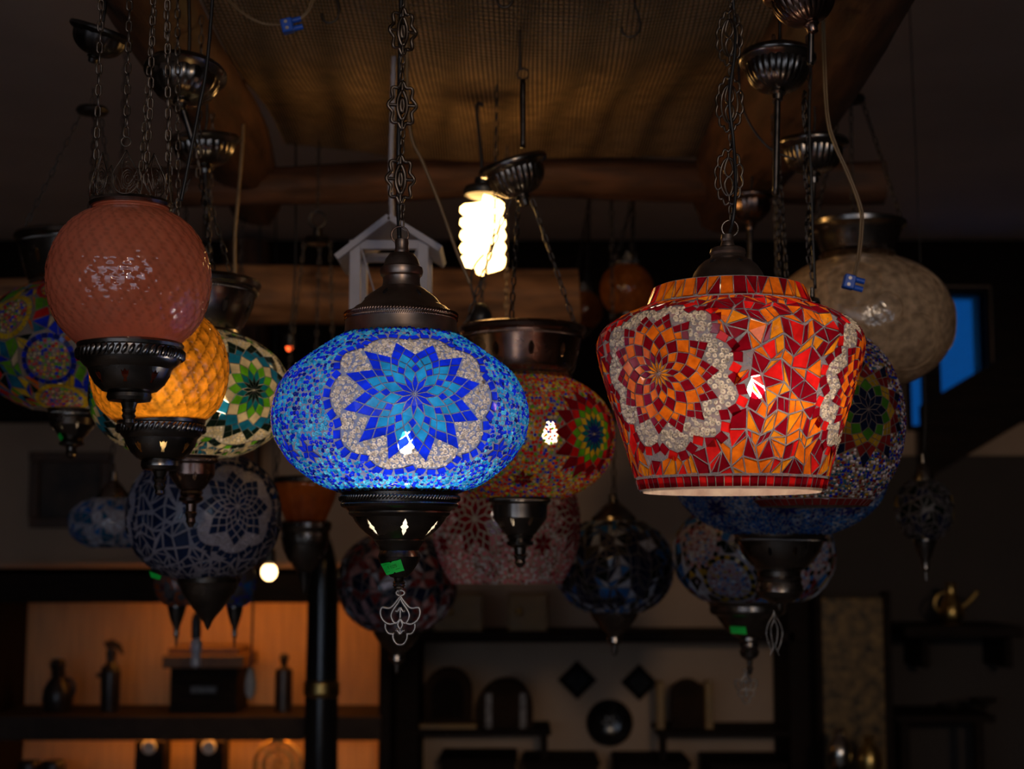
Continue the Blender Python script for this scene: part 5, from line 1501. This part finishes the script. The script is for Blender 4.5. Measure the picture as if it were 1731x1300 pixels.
turned('dark_jug', 'round dark jug with stopper at the left end of the lit shelf', 'jug', 98, Ys, [(9,1132),(13,1136),(11,1142),(16,1150),(24,1165),(26,1182),(23,1198),(18,1210),(0,1210.5)], CER, ex1)
def ex2(r):
    V, Fc = tube([W(182, 1094, Ys), W(190, 1088, Ys), W(200, 1092, Ys), W(209, 1106, Ys)], lambda t: .022 * (1 - .8 * t), 8); mk('bird_head_stopper', V, Fc, CER, r)
    cord('side_knob', [W(176, 1140, Ys), W(164, 1142, Ys)], .010, CER, r)
turned('tall_bottle', 'tall dark bottle with bird-head stopper on the lit shelf', 'bottle', 187, Ys, [(8,1098),(9,1108),(7,1112),(9,1122),(16,1128),(17,1140),(16,1200),(15,1210),(0,1210.5)], CER, ex2)
ch_ = empty('wooden_chest', W(345, 1210, Ys), 'dark wooden chest with wide lid on the lit shelf', 'chest')
pbox('chest_body', 287, 401, 1128, 1210.5, Ys - .06, .22, DARKW, ch_); pbox('lid', 274, 413, 1108, 1130, Ys - .09, .28, pmat('lid_wood', (.20, .09, .03), .5), ch_); pbox('lid_top', 284, 404, 1094, 1108, Ys - .06, .22, pmat('lid_wood', (.20, .09, .03), .5), ch_)
pbox('lock_plate', 322, 366, 1160, 1172, Ys - .066, .008, IRON, ch_, .001)
turned('square_bottle', 'slim dark bottle with round stopper at the right of the lit shelf', 'bottle', 480, Ys, [(0,1103),(7,1106),(9,1112),(6,1118),(5,1126),(14,1132),(15,1140),(15,1210),(0,1210.5)], CER, segs=4 * 6)
DIAL = pmat('white_dial', (.62, .58, .50), .4, 0, .05)
for (cx, nm) in ((252, 'left'), (353, 'right')):
    r = empty('desk_clock', W(cx, 1340, Yc + .05), 'dark block clock with round white dial, %s one under the lit shelf' % nm, 'clock')
    pbox('clock_case', cx - 25, cx + 25, 1253, 1340, Yc + .05, .10, DARKW, r)
    p = W(cx, 1263, Yc + .05); rr = 12.5 * PXS(1263, Yc)
    V = []; Fc = []
    for j, (q, dy) in enumerate(((0, -.008), (.85, -.008), (1.0, -.004), (1.0, .004))):
        for k in range(24): a = 2*PI*k/24; V.append((p.x + rr*q*math.cos(a), p.y + dy, p.z + rr*q*math.sin(a)))
    for j in range(3):
        for k in range(24): Fc.append((j*24+k, j*24+(k+1) % 24, (j+1)*24+(k+1) % 24, (j+1)*24+k))
    mk('dial', V, Fc, DIAL, r)
    cord('hand', [p + Vector((0, -.010, 0)), p + Vector((rr*.5, -.010, rr*.3))], .0012, BLACKP, r); cord('hand', [p + Vector((0, -.010, 0)), p + Vector((-.1*rr, -.010, rr*.7))], .0010, BLACKP, r)
r = empty('brass_ornament', W(470, 1320, Yc + .06), 'brass ornamental wheel standing at the lower right of the niche', 'ornament')
BRASS = pmat('brass', (.55, .36, .12), .3, 1, .3, 40)
pc = W(470, 1292, Yc + .06); R_ = 40 * PXS(1292, Yc)
ring('outer_rim', r, pc, R_, .006, BRASS); ring('inner_rim', r, pc, R_ * .62, .005, BRASS)
for k in range(8):
    a = k * PI / 4; d = Vector((math.cos(a), 0, math.sin(a))); cord('spoke', [pc + d * R_ * .1, pc + d * R_], .0035, BRASS, r)
pbox('foot', 445, 495, 1331, 1342, Yc + .04, .06, DARKW, r)
for (cx, nm) in ((55, 'left'), (95, 'right')):
    turned('dark_bowl', 'dark round bowl low in the niche at lower left, %s one' % nm, 'bowl', cx - 5, Yc + .1, [(17,1286),(19,1290),(20,1305),(14,1325),(9,1335),(0,1336)], CER)

# ---- column with brass band
Y = 4.4
root = empty('glossy_column', W(544, 1900, Y), 'slim glossy black column with brass band left of centre', 'column')
GLB = pmat('gloss_black', (.012, .010, .010), .18, 0, .2)
metal_part('column_shaft', root, 544, Y, [(0,905),(10,908),(16,925),(20,940),(24,960),(26,1000),(27,1150),(28,1200),(29,1300),(30,1450),(36,1500),(38,1650),(0,1660)], GLB, cpy=1150)
metal_part('brass_band', root, 544, Y, [(28,1150),(30,1153),(31,1158),(30,1163),(31,1168),(30,1174),(28,1178)], BRASS, cpy=1150)
V, Fc = bevel_box(W(500, 1300, Y).x, W(588, 1300, Y).x, Y - .08, Y + .08, 0, W(544, 1640, Y).z, .01); mk('foot', V, Fc, GLB, root, smooth=False)

# ---- picture frame on the back wall
r = empty('picture_frame', W(117, 892, YB - .03), 'dark wooden picture frame on the beige wall at left', 'picture')
Yp = YB - .045
FRW = pmat('frame_wood', (.10, .045, .02), .5)
for (a, b, c_, d) in ((48, 186, 764, 780), (48, 186, 876, 892), (48, 66, 780, 876), (168, 186, 780, 876)): pbox('frame_bar', a, b, c_, d, Yp, .04, FRW, r)
pbox('picture', 66, 168, 780, 876, Yp + .02, .015, pmat('dim_print', (.07, .045, .03), .6, 0, .6, 9), r, .001)

# ---- bare bulbs and pull switch hanging before the niche
def hang_bulb(cx, y0, y1, Y, label, lit=False, wire_top=None):
    px = PXS(y1, Y); r = empty('hanging_bulb', W(cx, y1, Y), label, 'light bulb')
    h = y1 - y0
    metal_part('socket', r, cx, Y, [(0,y0),(5,y0+1),(8,y0+h*.1),(8,y0+h*.42),(6,y0+h*.46)], BLACKP, segs=18)
    mk('glass_bulb', *lathe(wprof(cx, Y, [(6,y0+h*.44),(10,y0+h*.54),(10,y0+h*.64),(7,y0+h*.74),(9,y0+h*.84),(9,y0+h*.93),(0,y1)])[1], W(cx, (y0+y1)/2, Y).x, Y, 18), glassy('milk_glass', (.6, .6, .66), clear=.1, diff=.8), r)
    cord('wire', [W(cx, y0 + 1, Y), W(cx + 1, y0 - 60, Y), Vector((W(cx, y0, Y).x, Y, CEIL - .01))], .0025, BLACKP, r)
hang_bulb(332, 1036, 1132, 4.0, 'white unlit bulb in black socket below the dark blue globe')
r = empty('pull_switch', W(423, 1182, 4.2), 'small grey pull switch on a thin cord before the lit niche', 'switch')
metal_part('switch_body', r, 423, 4.2, [(0,1128),(4,1130),(8,1142),(10,1156),(9,1170),(5,1180),(0,1182)], pmat('grey_plastic', (.30, .30, .31), .5), segs=18)
cord('wire', [W(423, 1129, 4.2), W(428, 1000, 4.2), Vector((W(428, 1000, 4.2).x, 4.2, CEIL - .01))], .003, BLACKP, r)
r = empty('spot_lamp', W(456, 985, 4.95), 'small glowing spot bulb above the lit niche', 'spot lamp')
p = W(455, 967, 4.95)
V, Fc = sphere(p, .024, 16, 10, 1.1); mk('glass_bulb', V, Fc, emat('spot_bulb', (1, .60, .26), 10.0), r)
V, Fc = lathe([(.012, p.z + .075), (.018, p.z + .07), (.02, p.z + .03), (.012, p.z + .02)], p.x, p.y, 18); mk('socket', V, Fc, BLACKP, r)
cord('wire', [p + Vector((0, 0, .07)), p + Vector((.01, 0, .3)), Vector((p.x, p.y, CEIL - .01))], .003, BLACKP, r)

# ---- wall shelving with crafts, centre right
Yw = 5.45
un = empty('wall_shelf_unit', W(1020, 1400, Yw), 'dark wall shelving with uprights across the back, centre right', 'shelving')
pbox('upright', 655, 706, 940, 1800, Yw, .33, DARKW, un); pbox('upright', 1338, 1384, 940, 1800, Yw, .33, DARKW, un)
pbox('top_shelf', 700, 1345, 1068, 1086, Yw, .33, DARKW, un)
pbox('shelf_board', 704, 932, 1234, 1244, Yw + .02, .30, DARKW, un); pbox('shelf_board', 1114, 1340, 1236, 1246, Yw + .02, .30, DARKW, un)
pbox('shelf_post', 914, 926, 1243, 1420, Yw + .02, .05, DARKW, un); pbox('shelf_post', 1116, 1128, 1245, 1420, Yw + .02, .05, DARKW, un)
for i, (a, b, t) in enumerate(((745, 872, 1284), (890, 1012, 1288), (1046, 1168, 1289), (1202, 1332, 1290))):
    r = empty('storage_box', W((a+b)/2, 1420, Yw), 'dark storage box along the bottom edge, %s of four' % ('first', 'second', 'third', 'last')[i], 'box', 'storage boxes under the wall shelves')
    pbox('box_body', a, b, t + 6, 1420, Yw - .02, .30, DARKW, r); pbox('box_lid', a - 3, b + 3, t, t + 7, Yw - .03, .32, DARKW, r)
GOLDB = pmat('dull_gold_box', (.30, .17, .05), .5, 0, .2)
for i, (a, b) in enumerate(((733, 816), (858, 926))):
    r = empty('gilded_box', W((a+b)/2, 1068, Yw + .05), 'dull golden box with round knob on the top shelf, %s one' % ('left', 'right')[i], 'box')
    pbox('box_body', a, b, 1004, 1068.5, Yw + .05, .2, GOLDB, r)
    p = W((a+b)/2 - 14, 1034, Yw + .05); V, Fc = sphere(p + Vector((0, -.008, 0)), .013, 14, 8); mk('knob', V, Fc, BRASS, r)
def arch(cx, w, y0, y1, Y, dep, mat, name, parent, k=14):
    P = []; ym = y0 + w * .5
    for i in range(k + 1):
        a = PI - PI * i / k; P.append((cx + w*.5*math.cos(a), ym - w*.5*math.sin(a)))
    P += [(cx + w*.5, y1), (cx - w*.5, y1)]
    A = [W(a, b, Y) for a, b in P]; B = [p + Vector((0, dep, 0)) for p in A]; n = len(A)
    return mk(name, A + B, [tuple(range(n)), tuple(range(2*n-1, n-1, -1))] + [(i, n+i, n+(i+1) % n, (i+1) % n) for i in range(n)], mat, parent, smooth=False)
r = empty('arched_clock', W(757, 1234, Yw + .08), 'arched wooden mantel clock on the left shelf board', 'clock')
DKW2 = pmat('brown_craft', (.034, .018, .010), .85, 0, .4, 10, spec=.08)
arch(757, 82, 1130, 1226, Yw + .08, .1, DKW2, 'clock_case', r); arch(757, 54, 1146, 1214, Yw + .074, .01, pmat('dark_face', (.014, .009, .007), .9, spec=.05), 'clock_face', r); pbox('clock_foot', 708, 806, 1224, 1234.5, Yw + .06, .14, GOLDB, r)
r = empty('domed_casket', W(855, 1234, Yw + .08), 'domed dark casket with metal straps beside the arched clock', 'casket')
arch(855, 92, 1150, 1234.5, Yw + .08, .14, DKW2, 'casket_body', r)
for cx in (826, 884): pbox('metal_strap', cx - 6, cx + 6, 1172, 1234, Yw + .074, .01, IRON, r, .001)
def diamond(cx, cy, h, label):
    r = empty('diamond_plaque', W(cx, cy + h, YB - .02), label, 'wall plaque')
    for (k, dy, m, nm) in ((1.0, 0, pmat('matte_black_wood', (.012, .009, .008), .9, 0, .3, spec=.05), 'frame'), (.62, -.012, pmat('slate_face', (.03, .03, .032), .9, 0, .5, 12, spec=.08), 'face')):
        P = [W(cx, cy - h*k, YB - .03), W(cx + h*k, cy, YB - .03), W(cx, cy + h*k, YB - .03), W(cx - h*k, cy, YB - .03)]
        A = [p + Vector((0, dy, 0)) for p in P]; B = [p + Vector((0, .03, 0)) for p in P]
        mk(nm, A + B, [(0,1,2,3),(7,6,5,4)] + [(i, 4+i, 4+(i+1) % 4, (i+1) % 4) for i in range(4)], m, r, smooth=False)
diamond(976, 1150, 33, 'dark diamond wall plaque, left one above the round plate')
diamond(1081, 1154, 31, 'dark diamond wall plaque, right one above the round plate')
r = empty('round_plate', W(1030, 1260, YB - .02), 'black round decorative plate on the wall between the shelf boards', 'plate')
p = W(1030, 1221, YB - .02); R_ = 39 * PXS(1221, YB); V = []; Fc = []
for (q, dy) in ((1.0, .0), (1.0, -.02), (.9, -.026), (.55, -.012), (.5, -.010), (0.02, -.010)):
    for k in range(36): a = 2*PI*k/36; V.append((p.x + R_*q*math.cos(a), p.y + dy, p.z + R_*q*math.sin(a)))
for j in range(5):
    for k in range(36): Fc.append((j*36+k, j*36+(k+1) % 36, (j+1)*36+(k+1) % 36, (j+1)*36+k))
mk('plate_dish', V, Fc, GLB, r)
V = []; Fc = []
for k in range(6):
    a = k*PI/3; d = Vector((math.cos(a), 0, math.sin(a))); t = Vector((-math.sin(a), 0, math.cos(a))); b = len(V)
    V += [p + Vector((0, -.013, 0)) + d*R_*.06, p + Vector((0, -.013, 0)) + d*R_*.2 + t*R_*.07, p + Vector((0, -.013, 0)) + d*R_*.34, p + Vector((0, -.013, 0)) + d*R_*.2 - t*R_*.07]; Fc.append((b, b+1, b+2, b+3))
mk('painted_flower', V, Fc, pmat('grey_paint', (.25, .25, .26), .5), r, smooth=False)
r = empty('arched_ornament', W(1165, 1236, Yw + .1), 'small wooden stand with arched panel on the right shelf board', 'ornament')
arch(1163, 56, 1148, 1236, Yw + .1, .04, DKW2, 'arched_board', r); pbox('side_post', 1110, 1124, 1152, 1236.5, Yw + .09, .05, GOLDB, r); pbox('side_post', 1192, 1206, 1152, 1236.5, Yw + .09, .05, GOLDB, r)

g = G(); g.box(*bx_px(1384, 1900, 770, 1900, YB - .03, .03)); set_props(g.mk('trim_1', DARKWALL, smooth=False), 'dark wall panelling at the lower right', kind='structure')  # panel added to darken the wall behind the right-hand things
# ---- right: gilt panel, jars, side shelf with bowls, brass ewer
r = empty('gilt_panel', W(1445, 1500, 5.3), 'dim gold patterned panel standing right of the wall shelves', 'panel')
GILT = pmat('gilt_fabric', (.12, .07, .022), .45, .3, .85, 26)
pbox('panel_cloth', 1392, 1502, 1010, 1500, 5.3, .03, GILT, r); pbox('panel_frame', 1384, 1394, 1000, 1500, 5.28, .06, DARKW, r); pbox('panel_frame', 1500, 1512, 1000, 1500, 5.28, .06, DARKW, r)
SILV = pmat('silver_jar', (.6, .55, .5), .2, 1, .2)
for i, (cx, y0, m) in enumerate(((1420, 1232, SILV), (1470, 1244, BRASS))):
    turned('metal_jar', '%s metal jar in front of the gold panel' % ('silvery', 'brassy')[i], 'jar', cx, 5.0, [(6,y0),(10,y0+4),(8,y0+10),(18,y0+24),(22,y0+44),(18,y0+66),(12,y0+76),(14,y0+84),(0,y0+85)], m)
    # the stool both stand on
r = empty('low_stool', W(1445, 1420, 5.0), 'dark low stool under the two metal jars', 'stool')
pbox('stool_top', 1385, 1505, 1328, 1342, 4.9, .22, DARKW, r)
for cx in (1395, 1488):
    for yy in (4.91, 5.09):
        V, Fc = bevel_box(W(cx, 1340, yy).x, W(cx + 12, 1340, yy).x, yy, yy + .03, 0, W(cx, 1341, 4.9).z, .003); mk('leg', V, Fc, DARKW, r, smooth=False)
r = empty('side_shelf', W(1600, 1400, 5.3), 'dark side table at lower right holding two shallow bowls', 'table')
pbox('table_top', 1514, 1684, 1209, 1222, 5.3, .34, DARKW, r)
for cx in (1522, 1648):
    for yy in (5.31, 5.59):
        V, Fc = bevel_box(W(cx, 1220, yy).x, W(cx + 15, 1220, yy).x, yy, yy + .035, 0, W(cx, 1215, 5.3).z, .003); mk('leg', V, Fc, DARKW, r, smooth=False)
turned('footed_bowl', 'shallow dark bowl on the side table, left one', 'bowl', 1607, 5.45, [(21,1188),(22,1190),(18,1196),(9,1200),(4,1203),(9,1208),(9,1209.5),(0,1210)], CER)
turned('footed_bowl', 'shallow dark bowl on tall foot on the side table, right one', 'bowl', 1662, 5.45, [(23,1180),(24,1182),(19,1188),(9,1192),(5,1198),(5,1205),(10,1208),(10,1209.5),(0,1210)], CER)
r = turned('brass_ewer', 'tall brass ewer catching warm light at the far right', 'ewer', 1608, 5.5, [(8,985),(10,988),(8,995),(9,1005),(16,1018),(21,1032),(20,1044),(14,1054),(16,1058),(0,1059)], BRASS)
cord('spout', [W(1622, 1030, 5.5), W(1640, 1015, 5.5), W(1652, 1000, 5.5)], .008, BRASS, r); cord('handle', [W(1598, 1000, 5.5), W(1584, 1008, 5.5), W(1580, 1024, 5.5), W(1590, 1036, 5.5)], .006, BRASS, r)
r = empty('corner_shelf', W(1610, 1075, 5.4), 'dark wall shelf carrying the brass ewer', 'shelf')
pbox('shelf_board', 1530, 1731, 1058.5, 1078, 5.38, .40, DARKW, r); pbox('bracket', 1560, 1572, 1078, 1130, 5.5, .28, DARKW, r); pbox('bracket', 1700, 1712, 1078, 1130, 5.5, .28, DARKW, r)
